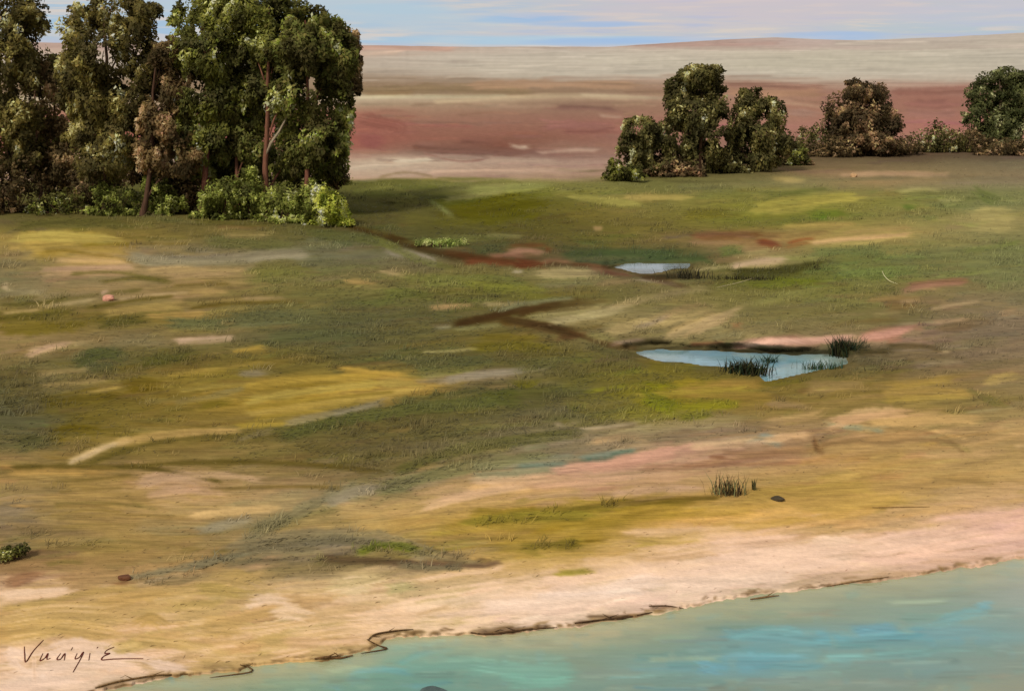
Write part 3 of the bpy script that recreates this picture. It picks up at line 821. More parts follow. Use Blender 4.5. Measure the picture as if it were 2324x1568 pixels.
KEYS = """
0 7f7151 24 520,1236 660,1216 790,1214 900,1226 1000,1262 1090,1276
0 716549 14 430,1288 560,1252 720,1230 860,1232
0 817759 12 300,1310 420,1286 560,1258
0 54402c 13 730,1268 830,1272 950,1278 1060,1282
0 6b4f3a 9 960,1278 1080,1284 1150,1272
0 75694b 12 900,1282 980,1288 1060,1284
0 707426 14 815,1250 880,1238 950,1246
0 7c7250 24 560,1212 660,1170 760,1120 850,1105
0 918165 17 745,1142 800,1118 860,1106
0 918367 12 462,1198 520,1188 570,1176
0 7a7448 24 860,1110 960,1084 1080,1056 1250,1030
0 5e5a2a 20 900,1070 1050,1020 1250,990 1320,985
0 e0be90 9 160,1048 190,1036 240,1014 300,998
0 bc9658 13 260,1008 340,990 440,980 560,976
0 5e5022 9 200,1050 280,1024 370,1002 470,992 560,990
0 5e4e20 8 30,1060 150,1058 280,1060 420,1050 580,1048 760,1060 870,1072
0 5e4e22 6 260,1058 360,1066 440,1080 510,1096
0 6c5628 5 450,1112 560,1106 680,1104 780,1110
0 6e5a2c 5 130,1092 220,1086 300,1076
0 6e5c2e 5 120,1144 220,1140 330,1150
0 755e30 4 130,1176 260,1168 400,1170
0 c8a078 14 310,1100 400,1082 500,1078 600,1090
0 c49a74 12 330,1124 420,1112 520,1120
0 cba56c 13 430,1170 520,1160 640,1150
0 aa9248 14 560,910 700,888 850,870 960,872
0 b2944a 10 560,940 700,918 850,896 960,884
0 a88a36 12 540,966 640,960 760,940
0 7c6624 5 560,925 720,908 900,888
0 8a7228 4 580,950 700,934 820,916
0 8c8068 11 640,962 760,938 880,910
0 8e8068 12 1020,862 1100,850 1190,840
0 5a5a2c 22 640,990 800,950 960,925 1150,912
0 b29c50 18 40,540 110,536 200,540 270,544
0 8d7f61 14 300,582 400,590 520,588 600,578 700,576
0 9a8c6e 9 560,592 620,584 700,580
0 cca470 9 130,590 200,592 290,596
0 c29a76 9 100,612 200,608 300,606
0 645a28 6 160,622 260,618 340,632 390,644
0 5e5424 6 20,694 110,686 200,672 330,658
0 5c5020 6 190,700 300,682 400,672
0 d0a88c 7 220,676 240,662 262,668
0 cda888 8 400,774 460,768 540,766
0 c8a07c 11 64,808 110,788 160,780
0 55562c 22 160,830 230,802 300,818
0 5c5c30 18 700,530 820,540 900,560
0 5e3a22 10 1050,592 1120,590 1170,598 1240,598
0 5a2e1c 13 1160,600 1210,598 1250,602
0 9c7058 9 1150,575 1190,568 1235,572
0 bca88c 5 1160,618 1190,616
0 46301a 10 1036,738 1090,722 1150,708 1220,692
0 452f1a 9 1190,735 1250,742 1300,756
0 4c3620 14 1260,764 1290,764 1330,758
0 807a56 7 1130,706 1180,690 1240,682 1310,676
0 a59468 15 1250,730 1330,718 1420,700
0 b09468 14 1520,765 1590,735 1680,700
0 ac9064 16 1560,760 1640,725 1680,715
0 c49a72 11 1000,1138 1120,1110 1300,1080
0 dcb084 18 960,1150 1080,1120 1200,1100
0 cb967a 16 1250,1070 1400,1046 1550,1018
0 d2ac80 9 1570,1012 1650,1000 1720,992
0 57674f 7 1322,1044 1370,1042 1400,1036
0 5b6b51 5 1384,1032 1420,1024 1448,1024
0 717b65 9 1180,1058 1250,1054 1290,1052
0 8d8d79 7 1720,988 1760,986
0 7a5a36 7 1850,996 1856,1020 1874,1028
0 866842 7 1862,1010 1940,1000 2010,1006 2070,998 2150,1004 2190,1030
0 5e4a1a 9 1270,1164 1360,1146 1450,1140 1560,1132 1640,1128
0 6a5a20 13 1160,1166 1300,1156 1400,1150
0 7e7028 16 1060,1184 1200,1172 1340,1170
0 6e5e22 14 1180,1240 1240,1236 1320,1230
0 8c8226 12 1260,1300 1300,1298 1350,1292
0 a08a36 12 1450,900 1560,890 1700,880
0 6e6c1e 22 1455,900 1500,910 1540,930
0 767420 15 1530,950 1580,944 1640,936
0 b4904c 12 2000,890 2120,885 2230,895
0 6a5e34 10 2190,880 2230,900 2270,925
0 d0a072 18 1890,960 1980,944 2080,934
0 c89e62 16 1980,960 2100,952 2230,952
0 9a7a4a 8 2120,1088 2190,1092 2260,1096
0 7a583c 11 1570,532 1640,530 1720,534
0 70422e 10 1710,552 1750,552 1780,562
0 d6a878 8 1840,552 1930,542 2070,532
0 c8a488 12 1664,604 1720,594 1784,590
0 43401e 15 1664,622 1720,626 1760,618 1840,602
0 8a5f4c 9 2060,648 2120,640 2200,636
0 9c6e58 8 2050,660 2110,648 2190,644
0 8c6242 14 10,1320 60,1306 110,1298
0 9a6e4c 12 20,1330 70,1316
0 7a6834 8 105,1282 150,1274 200,1277
0 46301a 9 1290,752 1350,774 1400,786 1450,790
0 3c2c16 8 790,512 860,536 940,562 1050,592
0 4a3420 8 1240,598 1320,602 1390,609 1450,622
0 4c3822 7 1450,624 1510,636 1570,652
0 6c6a34 14 850,540 950,590 1040,612
0 ecc496 7 10,1352 70,1343 160,1336
"""
lines(G, KEYS, .72)  # includes a bush's shadow, stroked in dark as the first creek's left end
pale = (sstep(195, 225, G[..., 0])*sstep(1150, 1260, CV))[..., None]
G = G*(1-.45*pale)+.45*pale*np.array([232, 194, 168])
G = np.clip(G*(1+.07*(fbm(CU/7, CV/4, 61, 3)-.5)[..., None]), 8, 248)
W = np.clip(W, 8, 248)

# water's edges
SHORE = [(-1600, 1900), (-400, 1690), (0, 1612), (200, 1574), (330, 1546), (430, 1531), (540, 1524), (566, 1512), (590, 1508), (690, 1500), (740, 1498),
         (800, 1484), (846, 1474), (862, 1462), (874, 1452), (900, 1446), (1040, 1440), (1100, 1444), (1250, 1428), (1400, 1408), (1500, 1392), (1560, 1380), (1650, 1358),
         (1750, 1347), (1900, 1328), (2000, 1318), (2100, 1302), (2200, 1287), (2324, 1266), (2600, 1225), (4000, 1040)]
def shore0(u): return np.interp(np.asarray(u, float), [p[0] for p in SHORE], [p[1] for p in SHORE])
def shore(u):
    u = np.asarray(u, float)
    return shore0(u)+9*(fbm(u/41, u*0+.3, 71)-.5)+5*(vn(u/9, u*0+.7, 72)-.5)
PONDS = [[(1432, 797), (1470, 794), (1560, 796), (1680, 801), (1800, 806), (1880, 806), (1918, 812), (1924, 824), (1890, 834), (1850, 843), (1800, 852), (1738, 864),
          (1722, 846), (1690, 838), (1650, 833), (1570, 824), (1500, 818), (1450, 808)],
         [(1388, 607), (1420, 600), (1500, 598), (1566, 600), (1560, 607), (1522, 610), (1494, 618), (1462, 621), (1424, 613)]]

# broken brown lip of earth along the river, silty shallows beside it
sh = shore(cu)
for n in range(150):
    u = -40+2420*rs.rand(); L = 14+60*rs.rand(); q = np.linspace(u-L/2, u+L/2, 6)
    off = rs.choice([-3, -6, -9, -14], p=[.4, .3, .2, .1])+rs.normal(0, 1.5, 6)
    stroke(G, np.array(hexc(('5c4226', '6e5230', '4a341e', '83643e', '9a7a50')[rs.randint(5)])), 3+5*rs.rand(), [(a, b) for a, b in zip(q, shore(q)+off)], a=.5+.4*rs.rand(), br=.5, soft=4., smooth=False)
for poly in PONDS:                          # trodden mud and sedge round the pools
    q = np.array(poly+poly[:1], float); cx, cy = q.mean(0)
    for n in range(70):
        i = rs.randint(len(q)-1); t = rs.rand(); p = q[i]*(1-t)+q[i+1]*t; d = p-np.array([cx, cy]); d /= np.hypot(*d)+1e-6
        p = p+d*np.array([5, 3])*rs.rand()*2; L = 10+30*rs.rand()
        stroke(G, np.array(hexc(('3a321c', '4a4022', '5a5030', '6a5a3c', '40401e', '84704c')[rs.randint(6)])), 3+4*rs.rand(), [p+[-L/2, 1], p+[L/2, -1]], a=.35+.4*rs.rand(), br=.5, soft=4., smooth=False)
        p = p-d*np.array([12, 6])
        stroke(W, np.array(hexc(('5a5a44', '6e7660', '8a948a', '4e5a52', 'a8b4ac')[rs.randint(5)])), 2+4*rs.rand(), [p+[-L/2, 1], p+[L/2, -1]], a=.25+.35*rs.rand(), br=.5, soft=4., smooth=False)
dsh = CV-sh[None, :]
k = (sstep(75, 0, dsh+30*(fbm(CU/60, CV/14, 73)-.5))*(dsh > -20))[..., None]*.62
W = W*(1-k)+k*np.array([184, 172, 128])
for n in range(260):                        # patchy river bed and weed seen through the water
    v = 1280+330*rs.rand(); u = 300+2100*rs.rand(); L = 20+70*rs.rand(); w = 8+22*rs.rand()
    c = np.array(((150, 160, 130), (120, 158, 140), (110, 158, 160), (138, 146, 120), (128, 162, 150))[rs.randint(5)], float)
    stroke(W, c, w, [(u-L/2, v+rs.normal(0, 6)), (u, v), (u+L/2, v+rs.normal(0, 6))], a=.12+.2*rs.rand(), br=.3, soft=10.)
gm = W.mean(-1, keepdims=True); W = np.clip((gm+(W-gm)*.98)*1.02, 0, 250)
# ---------------- from viewing rays to the ground
GAIN = np.array([1.29, 1.24, 1.21])            # light reaching level ground (white = 1), measured
def tolin(a):
    a = np.asarray(a, float)/255.
    return np.where(a <= .04045, a/12.92, ((a+.055)/1.055)**2.4)
def albedo(a): return np.clip(tolin(a)/GAIN, .004, .85)
def sdist(poly, U, V):
    """signed distance to a closed outline, inside positive"""
    ins = np.zeros(U.shape, bool); d = np.full(U.shape, 1e9); m = len(poly)
    for i in range(m):
        x0, y0 = poly[i]; x1, y1 = poly[(i+1) % m]
        if y0 != y1:
            ins ^= ((y0 > V) != (y1 > V)) & (U < (x1-x0)*(V-y0)/(y1-y0)+x0)
        dx, dy = x1-x0, y1-y0; t = np.clip(((U-x0)*dx+(V-y0)*dy)/(dx*dx+dy*dy), 0, 1)
        d = np.minimum(d, np.hypot(U-x0-t*dx, V-y0-t*dy))
    return np.where(ins, d, -d)
LEVEL = -.35                                   # river surface; the pools lie a little higher
PLEVEL = [-.22, -.25]
CREEKS = [([(790, 515), (900, 548), (1050, 592), (1160, 600), (1260, 600), (1390, 610), (1470, 628), (1560, 650)], 12, .05),  # left end of this creek follows a bush's shadow painted into the ground
          ([(1036, 735), (1130, 712), (1230, 684), (1330, 682)], 9, .03), ([(1190, 738), (1300, 758), (1420, 790)], 12, .03),
          ([(480, 1290), (640, 1232), (780, 1222), (900, 1226), (1000, 1270), (1100, 1275)], 26, .05), ([(1850, 1030), (1900, 975), (2050, 968), (2190, 1000)], 14, .04)]
RISES = [([(700, 600), (900, 640), (1050, 630)], 90, .35), ([(1240, 720), (1500, 700), (1750, 740)], 90, .45), ([(1500, 470), (1800, 440), (2200, 450)], 110, .5),
         ([(60, 1120), (400, 1110), (800, 1110)], 120, .22), ([(1000, 1180), (1300, 1130), (1700, 1130)], 70, .18), ([(900, 450), (1200, 425), (1400, 420)], 40, .4)]
def polydist(pts, U, V):
    p = smooth_poly(pts, 4); d = np.full(U.shape, 1e9)
    for a, b in zip(p[:-1], p[1:]):
        e = b-a; L2 = e@e
        t = np.clip(((U-a[0])*e[0]+(V-a[1])*e[1])/L2, 0, 1)
        d = np.minimum(d, np.hypot(U-a[0]-t*e[0], (V-a[1]-t*e[1])*2.2))
    return d
def relief(U, V):
    depth = F*HC/np.maximum(V-V0, 20)
    X = (U-1162)/F*depth
    h = .5*(fbm(X/17, depth/17, 31)-.5)+.22*(fbm(X/4.2, depth/4.2, 33)-.5)+.07*(fbm(X/1.1, depth/1.1, 35)-.5)
    for pts, wd, hh in RISES: h = h+hh*np.exp(-(polydist(pts, U, V)/wd)**2)
    for pts, wd, hh in CREEKS: h = h-hh*sstep(wd, wd*.3, polydist(pts, U, V)+5*(vn(U/18, V/8, 37)-.5))
    for poly, lv in zip(PONDS, PLEVEL):
        s = sdist(poly, U, V)+8*(fbm(U/50, V/14, 39, 3)-.5)
        t = sstep(-26, 0, s)
        h = h*(1-t)+lv*t-.25*sstep(0, 10, s)
    s = V-shore(U); k = sstep(-190, -8, V-sum(shore0(U+q) for q in (-90, -60, -30, 0, 30, 60, 90))/7)
    h = h*(1-k)+(LEVEL+.05)*k-.05*sstep(-8, 0, s)-.6*sstep(0, 60, s)
    return h
def depth_of(U, V, h): return F*(HC-h)/np.maximum(V-V0, 1)
RIDGE = [(-2000, 110), (-400, 98), (0, 96), (300, 98), (800, 103), (1000, 106), (1380, 107), (1450, 102), (1560, 95), (1680, 89), (1760, 86), (1850, 90), (1950, 92),
         (2050, 89), (2160, 84), (2324, 75), (2800, 62), (4400, 80)]
VH = 192.0
def canvas(C, U, V):
    """colour of the canvas at (U, V); beyond its sides it goes on mirrored"""
    span = 2440.
    x = (U-CU0)/span; x = np.abs((x+1) % 2-1)*span
    i = np.clip(x/STEP, 0, CNU-1.001); j = np.clip((V-CV0)/STEP, 0, CNV-1.001)
    i0 = i.astype(int); j0 = j.astype(int); fi = (i-i0)[..., None]; fj = (j-j0)[..., None]
    return (C[j0, i0]*(1-fi)+C[j0, i0+1]*fi)*(1-fj)+(C[j0+1, i0]*(1-fi)+C[j0+1, i0+1]*fi)*fj
def ground_point(u, v):
    U = np.array([[float(u)]]); V = np.array([[float(v)]])
    h = float(relief(U, V)[0, 0]); d = F*(HC-h)/(v-V0)
    return Vector(((u-1162)/F*d, d, h))

def mesh_from(name, co, faces, material, cols=None, parent=None, smooth=True, normals=None):
    """co (n,3), faces (m,k) array or list of arrays with the same k"""
    me = bpy.data.meshes.new(name)
    co = np.asarray(co, np.float32); faces = [np.asarray(f, np.int32) for f in (faces if isinstance(faces, list) else [faces]) if len(f)]
    me.vertices.add(len(co)); me.vertices.foreach_set('co', co.ravel())
    nl = sum(f.size for f in faces); npol = sum(len(f) for f in faces)
    me.loops.add(nl); me.loops.foreach_set('vertex_index', np.concatenate([f.ravel() for f in faces]))
    me.polygons.add(npol)
    tot = np.concatenate([np.full(len(f), f.shape[1], np.int32) for f in faces])
    me.polygons.foreach_set('loop_start', np.concatenate([[0], np.cumsum(tot)[:-1]]).astype(np.int32))
    me.polygons.foreach_set('loop_total', tot)
    me.polygons.foreach_set('use_smooth', np.full(npol, smooth))
    me.update(calc_edges=True); me.validate()
    if cols is not None:
        at = me.color_attributes.new('Col', 'FLOAT_COLOR', 'POINT')
        at.data.foreach_set('color', np.hstack([cols, np.ones((len(cols), 1))]).astype(np.float32).ravel())
    if normals is not None: me.normals_split_custom_set_from_vertices(normals.astype(np.float32))
    me.materials.append(material)
    o = bpy.data.objects.new(name, me); COL.objects.link(o)
    if parent: o.parent = parent
    return o
def grid_faces(nv, nu):
    a = (np.arange(nv-1)[:, None]*nu+np.arange(nu-1)[None, :]).ravel()
    return np.stack([a, a+nu, a+nu+1, a+1], 1)
def tag(o, label, cat, group=None):
    o['label'] = label; o['category'] = cat
    if group: o['group'] = group
    return o
def thing(name, loc, label, cat, group=None):
    o = bpy.data.objects.new(name, None); COL.objects.link(o); o.location = loc; o.empty_display_size = .3
    return tag(o, label, cat, group)

# ---------------- materials
def material(name, rough=.9, spec=.25):
    m = bpy.data.materials.new(name); m.use_nodes = True; n = N(m.node_tree)
    b = m.node_tree.nodes['Principled BSDF']; b.inputs['Roughness'].default_value = rough; b.inputs['Specular IOR Level'].default_value = spec
    return m, n, b
def bump(n, b, height, strength, dist):
    k = n.new('ShaderNodeBump'); k.inputs['Strength'].default_value = strength; k.inputs['Distance'].default_value = dist
    n.put(height, k.inputs['Height']); n.link(k.outputs[0], b.inputs['Normal'])
def attr_col(n): return n.new('ShaderNodeAttribute', attribute_name='Col').outputs['Color']
def scaled(n, x, y, z):
    tc = n.new('ShaderNodeTexCoord')
    mp = n.new('ShaderNodeMapping'); n.link(tc.outputs['Object'], mp.inputs[0]); mp.inputs['Scale'].default_value = (x, y, z); return mp.outputs[0]
def gray(n, f, lo, hi):
    r = n.new('ShaderNodeMapRange'); n.put(f, r.inputs[0]); r.inputs[1].default_value = .3; r.inputs[2].default_value = .7
    r.inputs[3].default_value = lo; r.inputs[4].default_value = hi
    k = n.new('ShaderNodeCombineColor'); [n.link(r.outputs[0], k.inputs[i]) for i in range(3)]; return k.outputs[0]
M_GROUND, n, b = material('earth_and_turf', 1, 0)
f1 = n.noise(scaled(n, .9, 4.5, 1), 1, 5, .6); f2 = n.noise(scaled(n, 9, 22, 9), 1, 4, .65)
c = n.mix(1, attr_col(n), gray(n, f1, .88, 1.12), 'MULTIPLY'); c = n.mix(1, c, gray(n, f2, .93, 1.07), 'MULTIPLY')
f3 = n.noise(scaled(n, 1.1, 15, 1), 1, 3, .6); bw = n.new('ShaderNodeRGBToBW'); n.link(c, bw.inputs[0]); c = n.mix(n.ramp(bw.outputs[0], .42, .16), c, n.mix(1, c, gray(n, f3, .8, 1.2), 'MULTIPLY'))
n.link(c, b.inputs['Base Color']); bump(n, b, n.math('ADD', f2, n.math('MULTIPLY', f1, 1.5)), .3, .05)
M_HILL, n, b = material('far_steppe', 1, 0)
f1 = n.noise(scaled(n, .006, .03, .4), 1, 6, .6); f2 = n.noise(scaled(n, .03, .12, 1.2), 1, 4, .6)
c = n.mix(1, attr_col(n), gray(n, f1, .93, 1.07), 'MULTIPLY'); c = n.mix(1, c, gray(n, f2, .95, 1.05), 'MULTIPLY')
n.link(c, b.inputs['Base Color'])
M_WATER, n, b = material('river_water', .14, .4)
f1 = n.noise(scaled(n, .7, 3.4, 1), 1, 5, .6); f2 = n.noise(scaled(n, 2.2, 7, 1), 1, 4, .6)
c = n.mix(1, attr_col(n), gray(n, f1, .93, 1.07), 'MULTIPLY')
n.link(c, b.inputs['Base Color']); bump(n, b, f2, .28, .06)
M_POND, n, b = material('pool_water', .07, .8)
f2 = n.noise(scaled(n, 1.6, 5, 1), 1, 4, .6)
n.link(n.mix(1, attr_col(n), gray(n, f2, .94, 1.06), 'MULTIPLY'), b.inputs['Base Color']); bump(n, b, f2, .2, .04)
def leafy(name, trans=.5):
    m, n, b = material(name, .75, .2)
    f = n.noise(scaled(n, 1.3, 1.3, .9), 1, 3, .6)
    c = n.mix(1, attr_col(n), gray(n, f, .82, 1.18), 'MULTIPLY')
    n.link(c, b.inputs['Base Color'])
    t = n.new('ShaderNodeBsdfTranslucent'); n.link(c, t.inputs[0]); mx = n.new('ShaderNodeMixShader'); mx.inputs[0].default_value = trans
    n.link(b.outputs[0], mx.inputs[1]); n.link(t.outputs[0], mx.inputs[2])
    n.link(mx.outputs[0], m.node_tree.nodes['Material Output'].inputs[0]); return m
M_LEAF = leafy('foliage'); M_GRASS = leafy('grass_blades', .2)
M_BARK, n, b = material('bark', .9, .15)
f = n.noise(scaled(n, 14, 14, 2.2), 1, 4, .65)
n.link(n.mix(1, attr_col(n), gray(n, f, .6, 1.4), 'MULTIPLY'), b.inputs['Base Color']); bump(n, b, f, .8, .04)
M_ROCK, n, b = material('stone', .85, .25)
f = n.noise(scaled(n, 6, 6, 6), 1, 6, .65)
n.link(n.mix(1, attr_col(n), gray(n, f, .7, 1.3), 'MULTIPLY'), b.inputs['Base Color']); bump(n, b, f, .7, .04)
M_INK, n, b = material('russet_pigment', .8, .2)
f = n.noise(scaled(n, 40, 40, 40), 1, 3, .6)
n.link(n.mix(f, lin((96, 34, 20)), lin((70, 26, 14))), b.inputs['Base Color'])

# ---------------- ground sheet, hills, water
fine_u = np.arange(-60, 2390, 3.2)
left = -60-np.cumsum(np.geomspace(4, 60, 46)); right = fine_u[-1]+np.cumsum(np.geomspace(4, 60, 46))
ucols = np.concatenate([left[::-1], fine_u, right])
vrows = np.concatenate([np.arange(VH, 1640, 2.9), 1640+np.cumsum(np.geomspace(4, 90, 40))])
U, V = np.meshgrid(ucols, vrows)
h = relief(U, V)*sstep(VH, 300, V)
d = depth_of(U, V, h); X = (U-1162)/F*d
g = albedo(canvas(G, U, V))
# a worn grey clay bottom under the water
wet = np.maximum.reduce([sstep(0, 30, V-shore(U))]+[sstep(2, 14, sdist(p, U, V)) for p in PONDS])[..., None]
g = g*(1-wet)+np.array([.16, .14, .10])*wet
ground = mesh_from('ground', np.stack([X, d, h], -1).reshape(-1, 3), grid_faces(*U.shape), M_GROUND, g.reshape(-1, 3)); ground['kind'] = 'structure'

t = np.concatenate([np.linspace(0, 1, 60), [1.02, 1.2, 2.5]]); uh = np.concatenate([ucols[:46], np.arange(-60, 2390, 8), ucols[-46:]])
T, U = np.meshgrid(t, uh, indexing='ij')
vr = np.interp(uh, [p[0] for p in RIDGE], [p[1] for p in RIDGE])+2.4*(fbm(uh/55, uh*0, 81)-.5)
tt = np.minimum(T, 1); V = VH+(vr[None, :]-VH)*tt
d = F*HC/(VH-V0)+800*tt**1.25
z = HC-(V-V0)*d/F
fall = np.clip(T-1, 0, None); z = z-np.where(fall > 0, 30*fall, 0)*(1); d = d+fall*1500
hc = .93*albedo(canvas(G, U, V+5*(vn(U/70, V/6, 83)-.5)))
hills = mesh_from('hills', np.stack([(U-1162)/F*d, d, z], -1).reshape(-1, 3), grid_faces(*U.shape), M_HILL, hc.reshape(-1, 3)); hills['kind'] = 'structure'

uw = np.concatenate([np.linspace(-1500, -60, 40), np.arange(-56, 2390, 5), np.linspace(2400, 3900, 40)])
vw = np.concatenate([np.arange(1040, 1640, 4), 1640+np.cumsum(np.geomspace(5, 120, 30))])
U, V = np.meshgrid(uw, vw); d = depth_of(U, V, LEVEL)
m = (V > shore(U)-40).ravel(); fcs = grid_faces(*U.shape); fcs = fcs[m[fcs].all(1)]
used = np.unique(fcs); remap = np.full(U.size, -1); remap[used] = np.arange(len(used))
co = np.stack([(U-1162)/F*d, d, np.full(U.shape, LEVEL)], -1).reshape(-1, 3)[used]
wc = albedo(canvas(W, U, V)*.95).reshape(-1, 3)[used]
river = mesh_from('river_water', co, remap[fcs], M_WATER, wc); river['kind'] = 'structure'
for poly, lv in zip(PONDS, PLEVEL):
    px = np.array(poly, float); u0, v0 = px.min(0)-24; u1, v1 = px.max(0)+24
    U, V = np.meshgrid(np.arange(u0, u1, 4), np.arange(v0, v1, 2.5)); d = depth_of(U, V, lv)
    s = sdist(poly, U, V); m = (s > -16).ravel(); fcs = grid_faces(*U.shape); fcs = fcs[m[fcs].all(1)]
    used = np.unique(fcs); remap = np.full(U.size, -1); remap[used] = np.arange(len(used))
    co = np.stack([(U-1162)/F*d, d, np.full(U.shape, lv)], -1).reshape(-1, 3)[used]
    pond = mesh_from('pool_water', co, remap[fcs], M_POND, albedo(canvas(W, U, V)*.86).reshape(-1, 3)[used]); pond['kind'] = 'structure'

# ---------------- plants
RS = np.random.RandomState(12)
def tubes(paths, sides=7):
    """paths: list of (points, radii); joined rings"""
    co = []; fa = []; base = 0
    for pts, rr in paths:
        p = np.array(pts, float); k = len(p)
        for i in range(k):
            tdir = p[min(i+1, k-1)]-p[max(i-1, 0)]; tdir = tdir/np.linalg.norm(tdir)
            a = np.cross(tdir, [0, 1, .13] if abs(tdir[1]) < .9 else [1, 0, 0]); a /= np.linalg.norm(a); b2 = np.cross(tdir, a)
            for s in range(sides):
                q = 2*math.pi*s/sides; r = rr[i]*(1+.12*math.sin(3*q+i))
                co.append(p[i]+r*(math.cos(q)*a+math.sin(q)*b2))
        for i in range(k-1):
            for s in range(sides):
                s2 = (s+1) % sides
                fa.append((base+i*sides+s, base+i*sides+s2, base+(i+1)*sides+s2, base+(i+1)*sides+s))
        base += k*sides
    return np.array(co), np.array(fa)
def wander(a, b, k, amp):
    a = np.array(a, float); b = np.array(b, float); t = np.linspace(0, 1, k)[:, None]
    p = a*(1-t)+b*t; j = RS.normal(0, amp, (k, 3)); j[0] = 0; j[:, 2] *= .4
    return p+np.cumsum(j, 0)*.5
def leaves(blobs, count, size, pal, wts, hole=.42, droop=.6, seed=0, clump=.9):
    """leaf sprays through the volume of several lobes; blobs (n,6) centre+radii. Each spray is a bent lozenge."""
    rs = np.random.RandomState(seed); blobs = np.array(blobs, float)
    extra = []                                  # small sprigs breaking the outline
    for b in blobs:
        for q in range(5):
            e = rs.normal(size=3); e /= np.linalg.norm(e); f = .2+.2*rs.rand()
            extra.append(np.concatenate([b[:3]+e*b[3:]*1.0, b[3:]*f]))
    blobs = np.vstack([blobs, extra])
    wv = (blobs[:, 3]*blobs[:, 4]*blobs[:, 5])**.667; n0 = int(count*1.9)
    k = rs.choice(len(blobs), n0, p=wv/wv.sum()); dirs = rs.normal(size=(n0, 3)); dirs /= np.linalg.norm(dirs, axis=1)[:, None]
    r = .25+.8*rs.rand(n0)**.55
    r *= .72+.56*vn(dirs[:, 0]*2.6+k*3.1, dirs[:, 2]*2.6+dirs[:, 1]*2, seed+5)
    p = blobs[k, :3]+dirs*blobs[k, 3:]*r[:, None]
    q = p/clump
    hn = (vn(q[:, 0]+seed, q[:, 2]*.8+q[:, 1]*.7, 91)+vn(q[:, 0]*.6+q[:, 1], q[:, 2]*.9-q[:, 1]*.4+seed, 92))*.5
    keep = (hn > hole) & (p[:, 2] > .05)
    p, dirs, k, hn = p[keep][:count], dirs[keep][:count], k[keep][:count], hn[keep][:count]
    m = len(p)
    cidx = vn(p[:, 0]/(clump*.8)+seed*2, p[:, 2]/(clump*.9)+p[:, 1]/(clump), 95)*.84+.16*rs.rand(m)
    cum = np.cumsum(wts)/np.sum(wts); order = np.argsort(np.argsort(cidx))/max(m-1, 1)
    ci = np.searchsorted(cum, order, side='left').clip(0, len(pal)-1)
    col = tolin(np.array([hexc(h) for h in pal], float))[ci]
    col = col*(1+.12*rs.normal(size=(m, 1)).clip(-2, 2))*(1+.04*rs.normal(size=(m, 3)))
    ax = np.stack([rs.normal(0, .55, m), rs.normal(0, .55, m), -np.abs(rs.normal(droop, .45, m))], 1)+.35*dirs
    ax /= np.linalg.norm(ax, axis=1)[:, None]
    nn = dirs+.8*rs.normal(size=(m, 3)); nn[:, 2] += .25
    sx = np.cross(ax, nn); sx /= np.linalg.norm(sx, axis=1)[:, None]+1e-9; nn = np.cross(sx, ax)
    L = size*(.55+.9*rs.rand(m))[:, None]; Wd = L*(.38+.25*rs.rand(m))[:, None]
    a = p-ax*L*.5; e = p+ax*L*.5; c1 = p+sx*Wd*.5-nn*Wd*.16; c2 = p-sx*Wd*.5-nn*Wd*.16; mid = p+ax*L*.02+nn*Wd*.05
    co = np.stack([a, c1, e, c2], 1).reshape(-1, 3)
    sn = dirs*np.array([1, 1, .9])+.55*nn*np.sign((nn*dirs).sum(1))[:, None]+np.array([0, 0, .15]); sn /= np.linalg.norm(sn, axis=1)[:, None]
    leaves.normals = np.repeat(sn, 4, 0)
    i = np.arange(m)*4
    gn = np.cross(c1-a, e-a); flip = (gn*sn).sum(1) < 0        # outer face of every spray looks outwards
    j1 = np.where(flip, i+3, i+1); j3 = np.where(flip, i+1, i+3)
    fa = np.concatenate([np.stack([i, j1, i+2], 1), np.stack([i, i+2, j3], 1)])
    return co, fa, np.repeat(col, 4, 0)
LEAF_GAIN = np.array([2.5, 2.3, 1.95])
DARK = (['2c2a12', '3a3717', '49461f', '5a5628', '6b6a3a', '8b8c62'], [24, 27, 22, 14, 9, 4])
def px_blobs(bl, u, v, d, flat=.8):
    s = d/F; out = []
    for q in bl:
        cx, cy, rx, ry = q[:4]; dy = q[4] if len(q) > 4 else RS.normal(0, .35)*rx
        out.append(((cx-u)*s, dy*s, (v-cy)*s, rx*s, rx*s*flat, ry*s))
    return out
